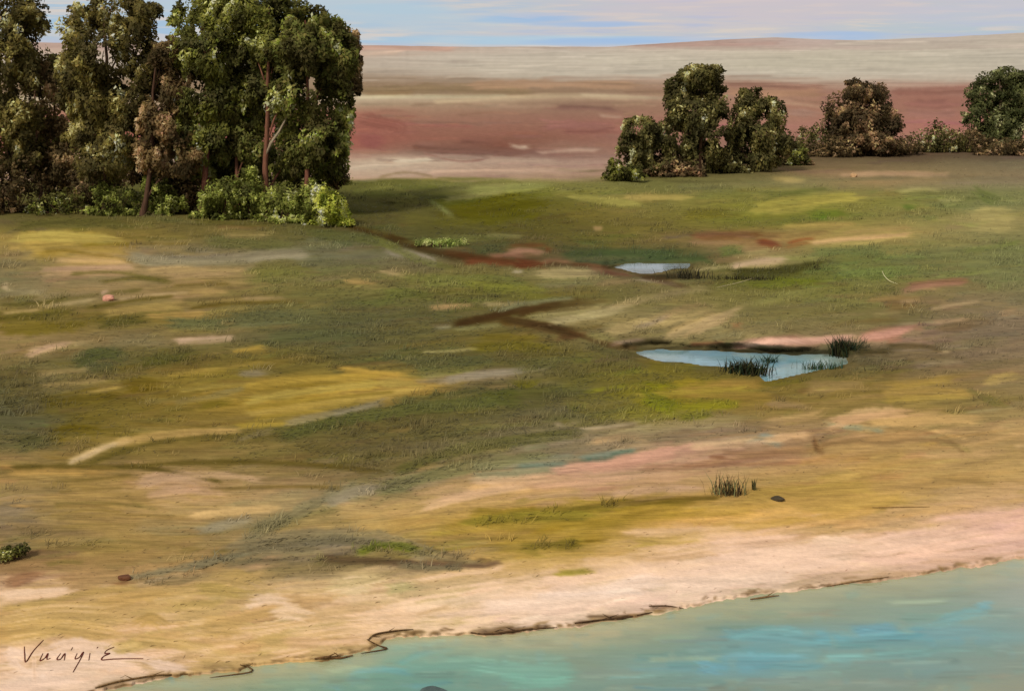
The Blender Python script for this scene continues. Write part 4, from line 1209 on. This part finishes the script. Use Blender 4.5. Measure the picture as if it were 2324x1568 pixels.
def tree(name, u, v, bl, n, size, pal, label, cat='tree', group=None, hole=.42, bark='6e4632', bare=None, limb=None, lean=0, girth=.2, stems=1, seed=0, top=None, branches=6):
    loc = ground_point(u, v); d = loc.y
    t = thing(name, loc, label, cat, group)
    if bare: bl = [q if q[1] < bare else q+(q[2]*.9+20,) for q in bl]
    B = px_blobs(bl, u, v, d)
    co, fa, col = leaves(B, int(n*1.8), size*.66, pal[0], pal[1], hole, seed=seed)
    mesh_from('crown', co, fa, M_LEAF, np.clip(col*LEAF_GAIN, .004, .7), t, True, leaves.normals)
    zt = max(b[2]+b[5]*.2 for b in B) if top is None else top*d/F
    bc = tolin(np.array(hexc(bark), float))
    for s in range(stems):
        x0 = (s-(stems-1)/2)*.35
        pts = wander((x0, 0, -.25), (x0*2.2+lean, RS.normal(0, .2), zt), 9, .16)
        rr = np.linspace(girth, girth*.25, 9); rr[0] *= 1.5
        cc, ff = tubes([(pts, rr)], 8)
        mesh_from('trunk', cc, ff, M_BARK, np.tile(bc, (len(cc), 1)), t)
        for b in sorted(B, key=lambda b: -b[3])[:branches]:
            zz = min(max(b[2]-b[5]*.5-abs(b[0])*.5, zt*.18), zt*.9)
            i = int(np.clip(zz/zt*8, 1, 7)); r0 = rr[i]*.6
            bp = wander(pts[i], (b[0], b[1], b[2]+b[5]*.2), 6, .1)
            cc, ff = tubes([(bp, np.linspace(r0, .02, 6))], 6)
            mesh_from('branch', cc, ff, M_BARK, np.tile(bc, (len(cc), 1)), t)
    if limb:
        s0 = d/F; q = [((x-u)*s0, -.1, (v-y)*s0) for x, y in limb]
        cc, ff = tubes([(q, np.linspace(girth*.55, .04, len(q)))], 6)
        mesh_from('branch', cc, ff, M_BARK, np.tile(tolin(np.array(hexc('8a7a62'), float)), (len(cc), 1)), t)
    return t
def shrub(name, u, v, bl, n, size, pal, label, group=None, hole=.36, seed=0, cat='shrub'):
    loc = ground_point(u, v); d = loc.y
    t = thing(name, loc, label, cat, group)
    if d > 30: bl = bl+[(q[0]+q[2]*f, v-7, q[2]*.55, 11) for q in bl for f in (-.9, .1, .9) if v-q[1]-q[3] < 25]
    B = px_blobs(bl, u, v, d, .9)
    co, fa, col = leaves(B, int(n*1.5), size*.78, pal[0], pal[1], hole, droop=-.3, seed=seed, clump=.5)
    mesh_from('foliage', co, fa, M_LEAF, np.clip(col*LEAF_GAIN, .004, .7), t, True, leaves.normals)
    paths = []
    for b in B[:6]:
        paths.append((wander((b[0]*.3, b[1]*.3, -.1), (b[0], b[1], b[2]+b[5]*.5), 5, .04), np.linspace(.045, .012, 5)))
        paths.append((wander((b[0]*.3, b[1]*.3, -.1), (b[0]+b[3]*.5, b[1], b[2]+b[5]*.3), 5, .04), np.linspace(.035, .01, 5)))
    cc, ff = tubes(paths, 5)
    mesh_from('stems', cc, ff, M_BARK, np.tile(tolin(np.array(hexc('5a4030'), float)), (len(cc), 1)), t)
    return t

GT = 'tall trees of the grove on the left'
P_OL = (['35311a', '403b20', '4a4524', '58522c', '6a6438', '8f8d68', 'a7a488'], [24, 26, 20, 14, 9, 5, 2])
P_GR = (['34341a', '3e401e', '484a22', '555828', '666a30', '8b9060', 'b0b08c'], [22, 24, 22, 16, 9, 5, 2])
P_BR = (['38301e', '463a26', '52462e', '62543a', '7a684c', '968068'], [24, 26, 20, 14, 10, 6])
P_MIX = (['343218', '3e3e1e', '484c24', '52502a', '5f682c', '767a4c', '9aa080'], [24, 26, 20, 14, 9, 5, 2])
tree('grove_tree', 30, 478, [(20, 35, 80, 70), (62, 70, 42, 60), (0, 140, 90, 80), (62, 150, 40, 60), (20, 230, 70, 70), (60, 270, 40, 60), (10, 330, 60, 60), (50, 340, 50, 60)], 17000, .42, P_OL,
     'dark olive tree cut by the left edge, leftmost of the grove', group=GT, hole=.44, bark='5e4636', seed=1, girth=.2)
tree('grove_tree', 96, 474, [(92, 170, 34, 40), (112, 215, 42, 50), (70, 290, 45, 55), (125, 310, 44, 55), (85, 370, 50, 40), (140, 370, 40, 40)], 9500, .36, P_BR,
     'brownish thin tree in the gap behind the leftmost tree', group=GT, hole=.5, bark='7a5a48', seed=2, girth=.14, branches=4)
tree('grove_tree', 240, 486, [(250, 25, 78, 50), (195, 75, 50, 65), (305, 70, 52, 65), (170, 160, 42, 65), (330, 150, 46, 65), (250, 130, 75, 70), (225, 215, 70, 70), (300, 230, 60, 60),
     (200, 300, 56, 60), (285, 310, 54, 50), (180, 230, 44, 50), (240, 370, 70, 45)], 24000, .42, P_OL, 'broad olive tree with a rounded pale top, second crown from the left', group=GT, hole=.45, bark='5c4434', seed=3, bare=None, girth=.22, branches=8)
tree('grove_tree', 322, 490, [(375, 140, 42, 45), (385, 200, 46, 55), (350, 270, 50, 60), (400, 300, 42, 60), (340, 350, 45, 45), (385, 120, 36, 30), (400, 370, 50, 45)], 12000, .4, P_BR,
     'low brownish tree with a dark trunk between the two highest crowns', group=GT, hole=.47, bark='4a3426', seed=4, bare=None, girth=.18, lean=1.2, branches=5)
tree('grove_tree', 460, 489, [(450, 50, 56, 70), (505, 15, 70, 60), (425, 120, 36, 55), (480, 120, 70, 70), (440, 210, 50, 65), (500, 220, 60, 65), (430, 310, 45, 60), (490, 320, 45, 50), (405, 60, 24, 44), (460, 380, 60, 40)], 20000, .42, P_GR,
     'tall green tree whose reddish trunk leans left of the two slim trunks', group=GT, hole=.44, bark='6e4636', seed=5, bare=370, girth=.22, branches=7)
tree('grove_tree', 538, 486, [(535, 150, 55, 70), (530, 240, 60, 70), (560, 320, 45, 60), (520, 350, 45, 40), (545, 390, 60, 40)], 11000, .4, P_MIX,
     'shaded tree with a short brown trunk between two red trunks', group=GT, hole=.45, bark='6a4634', seed=6, bare=380, girth=.15, branches=4)
tree('grove_tree', 604, 492, [(570, 25, 66, 55), (640, 50, 60, 60), (560, 105, 60, 60), (625, 130, 70, 65), (590, 195, 66, 50), (650, 215, 55, 60), (565, 270, 36, 50), (655, 300, 40, 50), (640, 370, 50, 45)], 18000, .42, P_GR,
     'highest tree with a long bare rust red trunk and forked limb', group=GT, hole=.44, bark='6e4836', limb=[(604, 350), (616, 325), (634, 300), (650, 270), (656, 240)], seed=7, bare=240, girth=.21, branches=7)
tree('grove_tree', 690, 496, [(705, 55, 62, 45), (755, 95, 42, 50), (690, 125, 60, 60), (750, 165, 46, 55), (705, 215, 60, 60), (755, 250, 36, 50), (730, 310, 50, 55), (690, 350, 40, 45), (740, 370, 40, 40), (785, 130, 30, 50), (775, 240, 30, 60), (760, 310, 34, 60)], 19000, .42, P_MIX,
     'bushy green tree on a thin red trunk near the grove right end', group=GT, hole=.42, bark='6c4434', seed=8, bare=360, girth=.17, branches=7)
tree('grove_tree', 762, 470, [(788, 110, 26, 40), (792, 165, 26, 50), (782, 225, 26, 50), (778, 290, 26, 55), (770, 350, 26, 45), (765, 395, 24, 30)], 7500, .36, P_BR,
     'narrow brownish grey tree edging the grove on its right side', group=GT, hole=.44, bark='5a4030', seed=9, girth=.13, branches=4)
# understorey of the grove
tree('grove_tree', 130, 462, [(130, 165, 34, 36), (150, 215, 40, 46), (118, 260, 44, 50), (150, 300, 44, 50)], 7000, .4, P_MIX,
     'dull olive tree set back between the first two crowns', group=GT, hole=.44, bark='5a4432', seed=10, girth=.16, branches=4)
GS = 'shrubs under the grove'
P_DK = (['302818', '3a3220', '443a26', '52462e', '6c5c44', '83705a'], [24, 26, 22, 14, 9, 5])
P_SG = (['363a18', '454a20', '525828', '646c34', '7c8446', '9ca068'], [20, 24, 24, 18, 10, 4])
P_YG = (['4e581e', '646c28', '7c8434', '989e4a', 'b4b66a', 'd0d092'], [14, 20, 24, 22, 14, 6])
shrub('shrub', 30, 482, [(20, 430, 48, 45), (-20, 400, 50, 60), (55, 400, 40, 50)], 3600, .3, P_DK, 'dark brown shrub at the left edge under the leftmost tree', GS, seed=21)
shrub('shrub', 110, 476, [(110, 425, 40, 45), (140, 390, 36, 50)], 2600, .3, P_BR, 'brown scrub with pale twigs between the first trunks', GS, seed=22)
shrub('shrub', 155, 484, [(150, 455, 55, 28), (110, 462, 40, 22)], 2000, .26, P_MIX, 'low olive shrub spreading at the foot of brown scrub', GS, seed=23)
shrub('shrub', 212, 480, [(200, 420, 42, 55), (235, 400, 30, 50)], 2600, .3, P_DK, 'dark upright shrub beside the second crown trunk', GS, seed=24)
shrub('shrub', 268, 488, [(265, 455, 50, 32), (235, 440, 30, 30)], 2600, .24, P_SG, 'dull green rounded bush, leftmost green one under the grove', GS, seed=25)
shrub('shrub', 362, 488, [(360, 440, 34, 42), (385, 465, 30, 26), (340, 425, 22, 34)], 2800, .24, P_SG, 'green upright bush right of the dark leaning trunk', GS, seed=26)
shrub('shrub', 428, 482, [(420, 425, 45, 45), (400, 400, 35, 40)], 2800, .3, P_DK, 'blackish hollow thicket left of the leaning red trunk', GS, seed=27)
shrub('shrub', 498, 496, [(500, 450, 42, 45), (470, 470, 26, 25), (525, 440, 34, 40)], 3200, .25, P_SG, 'mid green bush between the leaning red trunk and short trunk', GS, seed=28)
shrub('shrub', 566, 496, [(565, 440, 38, 50), (590, 465, 30, 32)], 2800, .25, P_SG, 'tall soft green bush left of the long bare red trunk', GS, seed=29)
shrub('shrub', 580, 470, [(560, 370, 60, 60), (640, 370, 60, 60), (710, 390, 50, 60)], 5200, .34, P_GR, 'dark green thicket closing the grove behind the red trunks', GS, seed=30)
shrub('shrub', 400, 462, [(300, 375, 60, 55), (380, 370, 60, 55), (470, 380, 60, 55)], 5200, .34, P_DK, 'dark brown thicket at the back of the middle grove', GS, seed=36)
shrub('shrub', 640, 504, [(635, 460, 42, 40), (662, 470, 30, 30)], 2800, .24, (P_SG[0][1:]+['c2c68c'], P_SG[1]), 'light green bush right of the long bare red trunk', GS, seed=31)
shrub('shrub', 706, 506, [(705, 455, 34, 42), (690, 475, 28, 28)], 2400, .24, P_SG, 'fresh green bush around the thin red trunk', GS, seed=32)
shrub('shrub', 752, 512, [(750, 470, 38, 36), (732, 448, 24, 30), (775, 485, 18, 22)], 3000, .24, P_YG, 'bright yellow green bush at the right end of the grove', GS, seed=33)
shrub('shrub', 775, 420, [(770, 400, 22, 22), (745, 395, 30, 30)], 1200, .26, P_GR, 'small dark green shrub behind the yellow green bush', GS, seed=34)
# trees on the right, along the edge of the meadow
GR = 'trees along the far edge of the meadow'
P_RT = (['34321c', '3c3a20', '464426', '524e2a', '686440', '8f8c66', 'aeaa84'], [24, 26, 22, 13, 8, 5, 2])
P_RG = (['2c3018', '343820', '3e4226', '4a4e30', '62664a', '86886a'], [26, 28, 22, 14, 7, 3])
P_RB = (['342c1e', '403624', '4c422e', '5c4a36', '74604c', '8c7c5c'], [26, 26, 20, 14, 9, 5])
tree('meadow_tree', 1468, 400, [(1455, 295, 42, 32), (1432, 335, 32, 36), (1500, 315, 36, 42), (1470, 355, 54, 40), (1505, 375, 36, 28)], 9000, .42, P_RT,
     'squat round dark tree at the left end of the right row', group=GR, hole=.38, bark='54402e', seed=41, girth=.16, branches=5)
tree('meadow_tree', 1590, 396, [(1592, 175, 50, 30), (1552, 205, 34, 40), (1618, 215, 36, 46), (1575, 255, 58, 46), (1545, 310, 40, 42), (1605, 310, 50, 46), (1590, 352, 60, 34), (1640, 300, 30, 50), (1535, 260, 26, 40), (1582, 172, 44, 26), (1535, 225, 26, 34), (1632, 240, 28, 44)], 16500, .44, P_RT,
     'tallest dark tree of the right row with a pale flecked top', group=GR, hole=.42, bark='6a4e3a', seed=42, girth=.2, branches=7)
tree('meadow_tree', 1712, 388, [(1715, 232, 44, 28), (1690, 265, 36, 40), (1748, 258, 34, 42), (1715, 305, 54, 40), (1700, 345, 45, 32), (1772, 325, 32, 30), (1670, 330, 36, 50), (1730, 355, 46, 30)], 12000, .44, P_RT,
     'flat topped dark tree just right of the tallest meadow tree', group=GR, hole=.42, bark='6a503c', seed=43, girth=.18, branches=6)
tree('meadow_tree', 1962, 352, [(1950, 205, 40, 24), (1985, 212, 32, 24), (1915, 250, 42, 42), (1995, 250, 44, 46), (1955, 275, 66, 46), (1900, 285, 28, 34), (2022, 285, 24, 40), (1960, 320, 62, 30), (1915, 310, 36, 34)], 13500, .48, P_RB,
     'lone rounded brownish tree standing apart in the right row', group=GR, hole=.4, bark='5c4434', seed=44, girth=.22, branches=6)
tree('meadow_tree', 2275, 336, [(2290, 185, 55, 32), (2240, 215, 44, 36), (2330, 230, 55, 60), (2222, 270, 36, 42), (2275, 280, 60, 46), (2270, 315, 64, 26)], 13500, .5, P_RG,
     'dark green tree cut by the right edge of the view', group=GR, hole=.4, bark='4e3e2e', seed=45, girth=.24, branches=6)
GH = 'shrubs between the trees of the right row'
SH = [(1402, 410, [(1402, 385, 26, 24), (1435, 392, 24, 18)], P_GR, 'small dark green shrub below the squat tree at its left'),
      (1520, 400, [(1510, 375, 40, 22), (1550, 382, 36, 16)], P_RB, 'russet brown low scrub under the tallest meadow tree'),
      (1660, 392, [(1650, 365, 40, 26)], P_RT, 'dark shrub filling the gap between tallest and flat topped trees'),
      (1775, 374, [(1765, 358, 40, 16), (1800, 362, 30, 13)], P_RB, 'flat reddish scrub right of the flat topped tree'),
      (1812, 376, [(1812, 348, 20, 22)], P_GR, 'small dark green shrub right of the reddish scrub'),
      (1838, 352, [(1830, 318, 30, 28), (1868, 310, 30, 32), (1795, 330, 26, 22)], P_RT, 'dark ragged shrub left of the lone rounded tree'),
      (1905, 356, [(1905, 332, 44, 22), (1855, 340, 40, 18)], P_DK, 'low blackish shrub at the left foot of the rounded tree'),
      (2050, 350, [(2045, 325, 38, 22), (2005, 330, 40, 22)], P_DK, 'low blackish shrub at the right foot of the rounded tree'),
      (2110, 346, [(2092, 316, 36, 24), (2130, 300, 28, 28), (2158, 318, 36, 24)], P_RT, 'ragged shrub midway between rounded tree and right edge tree'),
      (2190, 344, [(2185, 316, 36, 24), (2215, 322, 34, 24)], P_DK, 'dark shrub at the left foot of the right edge tree'),
      (2300, 352, [(2280, 330, 50, 18), (2340, 332, 40, 20)], P_DK, 'low dark shrub under the right edge tree')]
for k, (u, v, bl, pal, lab) in enumerate(SH):
    shrub('shrub', u, v, bl, 900+int(sum(b[2]*b[3] for b in bl)*.7), .36, pal, lab, GH, seed=60+k, hole=.33)
shrub('shrub', 1002, 560, [(995, 549, 24, 8), (964, 550, 16, 4), (1032, 554, 22, 5), (1012, 546, 12, 5)], 800, .13, (['525c30', '626e3a', '78844a', '96a066'], [24, 30, 28, 18]),
      'low bright green patch of shrub on the creek bank', None, seed=80)
shrub('shrub', 30, 1266, [(20, 1250, 26, 14), (50, 1245, 18, 12)], 700, .08, P_GR, 'small dark green shrub on sand at the left edge', None, seed=81)

# ---------------- reeds and tufts
def blades(rs, n, rx, ry, hgt, wid, cols, spread=.35, lean=(0, 0)):
    base = np.stack([rs.normal(0, rx, n), rs.normal(0, ry, n), np.full(n, -.03)], 1)
    hh = hgt*(.5+.6*rs.rand(n)); a = rs.rand(n)*6.283
    tip = np.stack([rs.normal(lean[0], spread, n)*hh, rs.normal(lean[1], spread, n)*hh, hh], 1)
    side = np.stack([np.cos(a), np.sin(a), 0*a], 1)*wid*.5
    mid = base+tip*np.array([.35, .35, .58])
    co = np.stack([base-side, base+side, mid-side*.8, mid+side*.8, base+tip], 1).reshape(-1, 3)
    i = np.arange(n)*5
    quad = np.stack([i, i+1, i+3, i+2], 1); tri = np.stack([i+2, i+3, i+4], 1)
    cc = tolin(np.array([hexc(c) for c in cols], float))[rs.randint(0, len(cols), n)]*(1+.2*rs.normal(size=(n, 1)).clip(-2, 2))
    return co, [quad, tri], np.repeat(np.clip(cc, .005, .7), 5, 0)
def tuft(name, u, v, n, rx, ry, hgt, wid, cols, label, cat, seed, **kw):
    loc = ground_point(u, v)
    co, fa, cc = blades(np.random.RandomState(seed), n, rx, ry, hgt, wid, cols, **kw)
    o = mesh_from(name, co, fa, M_GRASS, cc, None, smooth=False); o.location = loc
    return tag(o, label, cat)
RD = ['1e2a18', '28341c', '3a3a1c', '2a2414']
tuft('reed_clump', 1690, 848, 320, .34, .14, .5, .04, RD, 'dark reed clump on the near shore of the larger pool', 'reeds', 1)
tuft('reed_clump', 1745, 838, 110, .13, .08, .55, .04, ['203830', '284436', '2a3420'], 'narrow teal dark reeds standing in the larger pool', 'reeds', 2)
tuft('reed_clump', 1866, 838, 90, .34, .08, .36, .03, ['2a4432', '3a5238', '4a4a28'], 'sparse green reeds at the right near shore of the pool', 'reeds', 3)
tuft('reed_clump', 1914, 808, 260, .2, .12, .7, .04, RD, 'dark pointed reeds at the right tip of the larger pool', 'reeds', 4)
tuft('reed_clump', 1560, 632, 90, .5, .15, .6, .04, ['3a3420', '4a4228', '2c2a18'], 'dark reeds at the right end of the smaller pool', 'reeds', 5)
tuft('reed_clump', 1690, 634, 240, .8, .15, .2, .04, ['3a3418', '464020', '33301a'], 'long low band of dark sedge below the pink bare patch', 'sedge', 6)['kind'] = 'stuff'
tuft('reed_clump', 1852, 612, 26, .22, .1, .5, .035, ['454020', '55502c'], 'thin upright sedge at the right end of dark band', 'sedge', 7)
tuft('grass_tuft', 1652, 1122, 110, .16, .07, .5, .022, ['4a3820', '5c4a28', '6b5a34', '3a2a1a', '6e7048'], 'brown and green dry grass tuft alone on the pink sand', 'grass tuft', 8, spread=.28)
tuft('grass_tuft', 1712, 1112, 14, .03, .03, .32, .03, ['5c5a34', '4a4428'], 'few stiff olive stalks right of the dry grass tuft', 'grass tuft', 9, spread=.1)
# ---------------- stones, twigs, driftwood
import bmesh
def rock(name, u, v, size, colour, label, cat='stone', seed=0, sink=.3, loc=None):
    bm = bmesh.new(); bmesh.ops.create_icosphere(bm, subdivisions=3, radius=1)
    rs = np.random.RandomState(seed); planes = rs.normal(size=(9, 3)); planes /= np.linalg.norm(planes, axis=1)[:, None]
    for vv in bm.verts:
        p = np.array(vv.co)
        for q in planes:
            dd = p@q-.72
            if dd > 0: p = p-q*dd*.9
        p *= 1+.12*(float(vn(p[0]*3+seed, p[2]*3+p[1]*2, 7))-.5)
        vv.co = Vector(p*np.array(size))
    me = bpy.data.meshes.new(name); bm.to_mesh(me); bm.free(); me.materials.append(M_ROCK)
    at = me.color_attributes.new('Col', 'FLOAT_COLOR', 'POINT'); c = tolin(np.array(colour, float))*.75
    at.data.foreach_set('color', np.tile(list(c)+[1], len(me.vertices)).astype(np.float32))
    o = bpy.data.objects.new(name, me); COL.objects.link(o); o.location = (loc or ground_point(u, v))+Vector((0, 0, size[2]*(1-2*sink)))
    return tag(o, label, cat)
rock('boulder', 246, 682, (.3, .22, .17), (205, 145, 118), 'pink boulder lying in the ochre grass on the left', seed=3)
rock('boulder', 1765, 1134, (.17, .1, .06), (70, 58, 36), 'small flat dark stone right of the dry grass tuft', seed=4)
rock('boulder', 282, 1314, (.14, .1, .07), (105, 65, 38), 'small russet clod of earth on the sand at left', seed=5, cat='clod')
rock('boulder', 1938, 402, (.3, .25, .24), (190, 150, 105), 'pale orange boulder below the lone rounded tree', seed=6)
dd = F*(HC-LEVEL)/(1572-V0)
rock('boulder', 0, 0, (.26, .14, .08), (78, 92, 88), 'grey stone breaking the water at the bottom edge', seed=8, loc=Vector(((982-1162)/F*dd, dd, LEVEL)), sink=.45)
def stick(name, pts, r, colour, label, cat='driftwood', lift=.02, group=None, fork=None, mat=None):
    P3 = []
    for u, v in smooth_poly(pts, 4):
        p = ground_point(u, v)
        if v > shore(np.array([u]))[0]-2 and p.z < LEVEL:                    # floats at the waterline
            dq = F*(HC-LEVEL)/(v-V0); p = Vector(((u-1162)/F*dq, dq, LEVEL))
        P3.append(np.array(p)+[0, 0, lift])
    P3 = np.array(P3); o0 = P3[0].copy(); Q = P3-o0
    k = len(Q); q = np.linspace(0, 1, k)
    rr = r*(.35+.65*np.sin(np.pi*np.clip(q*.85+.12, 0, 1)))*(1+.25*(vn(q*9, q*0+r*99, 3)-.5))
    paths = [(Q, rr)]
    for (i, du, dv, dz) in (fork or []):
        i = int(i*(k-1)); e = Q[i]+np.array([du, dv, dz]); paths.append((wander(Q[i], e, 4, .01), np.linspace(rr[i]*.7, r*.2, 4)))
    co, fa = tubes(paths, 6)
    o = mesh_from(name, co, fa, mat or M_BARK, np.tile(tolin(np.array(hexc(colour), float)), (len(co), 1))); o.location = o0
    return tag(o, label, cat, group)
GD = 'driftwood washed up along the waterline'
stick('driftwood', P(7, '1825,1150 1860,1122 1950,1105 2050,1096'), .014, '4e3820', 'bent branch with a dark knot on the waterline, middle left', fork=[(.6, .12, .05, .05), (.3, .15, -.08, .03)], group=GD)
stick('driftwood', P(7, '1820,1147 1880,1178 1920,1192 1850,1206 1790,1216'), .012, '4a341c', 'hooked twig doubling back just below the knotted branch', fork=[(.5, -.12, -.03, .02)], group=GD)
stick('driftwood', P(7, '1560,1242 1620,1236 1690,1238 1750,1226'), .022, '5a4024', 'short thick brown branch on the waterline left of hooked twig', fork=[(.4, .16, .04, .06), (.7, -.14, .06, .05)], group=GD)
stick('driftwood', P(7, '1190,1272 1232,1284 1248,1306 1150,1322 1040,1336'), .012, '5a4226', 'thin hooked twig at the corner of the near shore', fork=[(.3, .05, .1, .03)], group=GD)
stick('driftwood', P(7, '470,1388 560,1362 660,1342 780,1324 930,1318'), .013, '644a2a', 'long low branch on the waterline nearest the sand writing', fork=[(.7, .2, .05, .05), (.5, -.15, .05, .04)], group=GD)
stick('driftwood', P(8, '10,1046 90,1052 180,1040 270,1030 370,1024'), .018, '48331f', 'dark rough branch on the waterline under the palest sand', fork=[(.3, .2, .05, .06), (.6, -.2, .03, .05), (.8, .2, -.05, .03)], group=GD)
stick('driftwood', P(8, '445,1006 560,992 650,984 770,960'), .016, '402c1a', 'dark scrubby branch left of the straight lone twig', fork=[(.4, .3, .05, .07), (.6, .25, -.06, .05), (.5, -.2, .08, .05)], group=GD)
stick('driftwood', P(8, '755,934 830,934 900,944'), .011, '4e3822', 'short straight thin twig on pale sand above the water', group=GD)
stick('driftwood', P(8, '1180,906 1250,896 1300,890'), .018, '6e5434', 'short brown log on the far waterline, right of the twigs', fork=[(.6, .15, .1, .05)], group=GD)
stick('driftwood', P(8, '1500,852 1640,828 1760,812'), .012, '7a5c3c', 'low brown branch along the waterline towards the right', group=GD)
stick('twig', P(6, '1468,615 1485,648 1515,675 1560,692'), .016, 'd0c694', 'pale curved brush hair built as a stalk on the meadow at right', 'twig', lift=.05)  # a stray brush hair, built as a dry stalk
stick('twig', P(6, '470,714 580,690 700,655'), .014, 'b0a078', 'straight pale stalk lying below the sedge band', 'twig', lift=.05)
stick('twig', P(8, '1690,520 1800,519 1930,517'), .009, '7a5c34', 'thin straight brown stalk on the ochre sand at right', 'twig', lift=.01)
# name drawn on the pink sand at the lower left
pen = []
for s in ('120,1178 122,1215 128,1255 165,1200 215,1146', '212,1212 198,1248 222,1235 238,1212 232,1240 250,1236', '300,1212 282,1240 300,1240 322,1212 318,1246',
          '360,1182 352,1196', '382,1212 372,1238 392,1232 414,1205 396,1245 362,1305', '446,1210 440,1246', '480,1186 486,1180', '566,1180 530,1196 520,1212 545,1212 515,1226 505,1244 560,1240 640,1238 710,1238'):
    q = [np.array(ground_point(u, v))+[0, 0, .006] for u, v in smooth_poly(P(7, s), 5)]
    pen.append((q, [.006+.005*math.sin(3.1*i/max(1, len(q)-1)) for i in range(len(q))]))
o0 = Vector(pen[0][0][0])
t = thing('sand_writing', o0, 'thin dark red handwriting across the pink sand at lower left', 'writing')
for q, r in pen:
    co, fa = tubes([(q, r)], 5); mesh_from('pen_stroke', co-np.array(o0), fa, M_INK, None, t)

# ---------------- grass: short blades coloured like the turf they grow from
rs = np.random.RandomState(77)
def sward(name, n, dry):
    vmin, vmax = 352, 1640
    v = vmin+(vmax-vmin)*rs.rand(n); u = -420+3160*rs.rand(n)
    c = canvas(G, u[:, None], v[:, None])[:, 0]
    green = sstep(.80, .93, c[:, 1]/c[:, 0]) * sstep(150, 110, c[:, 0])*sstep(.28, .42, 1-c.min(1)/c.max(1))
    pr = green if not dry else sstep(.74, .84, c[:, 1]/c[:, 0])*(1-green)*sstep(2.6, 1.7, c[:, 0]/c[:, 2])*sstep(225, 180, c[:, 0])*.6+.05
    dw = np.minimum.reduce([-sdist(p, u, v) for p in PONDS]+[shore(u)-v])
    k = (rs.rand(n) < pr) & ((v > 408) | (u > 1440)) & (dw > 9) & (fbm(u/60, v/22, 55) > .4)
    u, v, c = u[k], v[k], c[k]; n = len(u)
    hh = relief(u[:, None], v[:, None])[:, 0]; d = F*(HC-hh)/(v-V0)
    base = np.stack([(u-1162)/F*d, d, hh-.015], 1)
    H = (.065 if not dry else .045)*(.4+1.1*rs.rand(n)**1.5)*(1+d/60)
    a = np.abs(rs.normal(.1, .6, n)); a = np.where(rs.rand(n) < .3, math.pi-a, a)
    tip = np.stack([np.cos(a)*H*1.5, np.sin(a)*H*1.5, H*(.2+.3*rs.rand(n))], 1)
    wd = (.011+.0004*d)[:, None]
    side = np.stack([np.sin(a)*.8, -np.cos(a)*.8, .2*rs.normal(size=n)], 1)*wd
    m = base+tip*np.array([.4, .4, .65])
    co = np.stack([base-side, base+side, m+side*.7, base+tip, m-side*.7], 1).reshape(-1, 3)
    i = np.arange(n)*5
    fa = [np.stack([i, i+1, i+2, i+4], 1), np.stack([i+4, i+2, i+3], 1)]
    nr = np.array([0, 0, 1.])+.22*rs.normal(size=(n, 3)); nr /= np.linalg.norm(nr, axis=1)[:, None]
    al = albedo(c)*((1.14 if not dry else 1.04)+.13*rs.normal(size=(n, 1)).clip(-2, 2))
    o = mesh_from(name, co, fa, M_GRASS, np.repeat(np.clip(al, .004, .8), 5, 0), None, True, np.repeat(nr, 5, 0))
    o['kind'] = 'stuff'; tag(o, 'short dry straw scattered over the ochre and sandy ground' if dry else 'short olive green grass covering the meadow', 'grass')
def tussocks(name, n, per):
    v = 420+1150*rs.rand(n)**1.1; u = -420+3160*rs.rand(n)
    c = canvas(G, u[:, None], v[:, None])[:, 0]
    dw = np.minimum.reduce([-sdist(p, u, v) for p in PONDS]+[shore(u)-v])
    k = (sstep(.78, .9, c[:, 1]/c[:, 0])*sstep(170, 120, c[:, 0])*sstep(.25, .4, 1-c.min(1)/c.max(1)) > rs.rand(n)) & (dw > 16) & (fbm(u/120, v/40, 57) > .46)
    u, v, c = u[k], v[k], c[k]; m = len(u)
    hh = relief(u[:, None], v[:, None])[:, 0]; d = F*(HC-hh)/(v-V0)
    b0 = np.repeat(np.stack([(u-1162)/F*d, d, hh-.02], 1), per, 0); q = m*per; dd = np.repeat(d, per)
    b0[:, :2] += rs.normal(0, 1, (q, 2))*(.03+.0022*dd)[:, None]*[1.6, 1]
    H = np.repeat(.1+.14*rs.rand(m), per)*(.5+.7*rs.rand(q))*(.75+dd/90)
    a = rs.rand(q)*6.283; wd = (.006+.0003*dd)[:, None]
    tip = np.stack([(.3+.45*rs.normal(size=q))*H, .3*rs.normal(size=q)*H, H], 1)
    side = np.stack([np.cos(a), np.sin(a)*.5, 0*a], 1)*wd
    md = b0+tip*np.array([.35, .35, .6])
    co = np.stack([b0-side, b0+side, md+side*.7, b0+tip, md-side*.7], 1).reshape(-1, 3)
    i = np.arange(q)*5
    nr = np.tile([0, -.45, 1.], (q, 1))+.25*rs.normal(size=(q, 3)); gn = np.cross(2*side, tip); sg = np.sign((gn*np.array([0, -1, .3])).sum(1))
    i1 = np.where(sg > 0, i, i+1); i2 = np.where(sg > 0, i+1, i); m1 = np.where(sg > 0, i+2, i+4); m2 = np.where(sg > 0, i+4, i+2)
    fa = [np.stack([i1, i2, m1, m2], 1), np.stack([m2, m1, i+3], 1)]
    nr /= np.linalg.norm(nr, axis=1)[:, None]
    al = np.repeat(albedo(c)*(1.2+.2*rs.normal(size=(m, 1)).clip(-1.5, 2)), per, 0)*(1+.12*rs.normal(size=(q, 1)))
    o = mesh_from(name, co, fa, M_GRASS, np.repeat(np.clip(al, .004, .8), 5, 0), None, True, np.repeat(nr, 5, 0))
    o['kind'] = 'stuff'; tag(o, 'taller tussocks of olive grass rising out of the meadow turf', 'grass')
GRASS = True
tussocks('tussock_grass', 9000, 12)
if GRASS:
    sward('grass', 300000, False); sward('dry_grass', 90000, True)
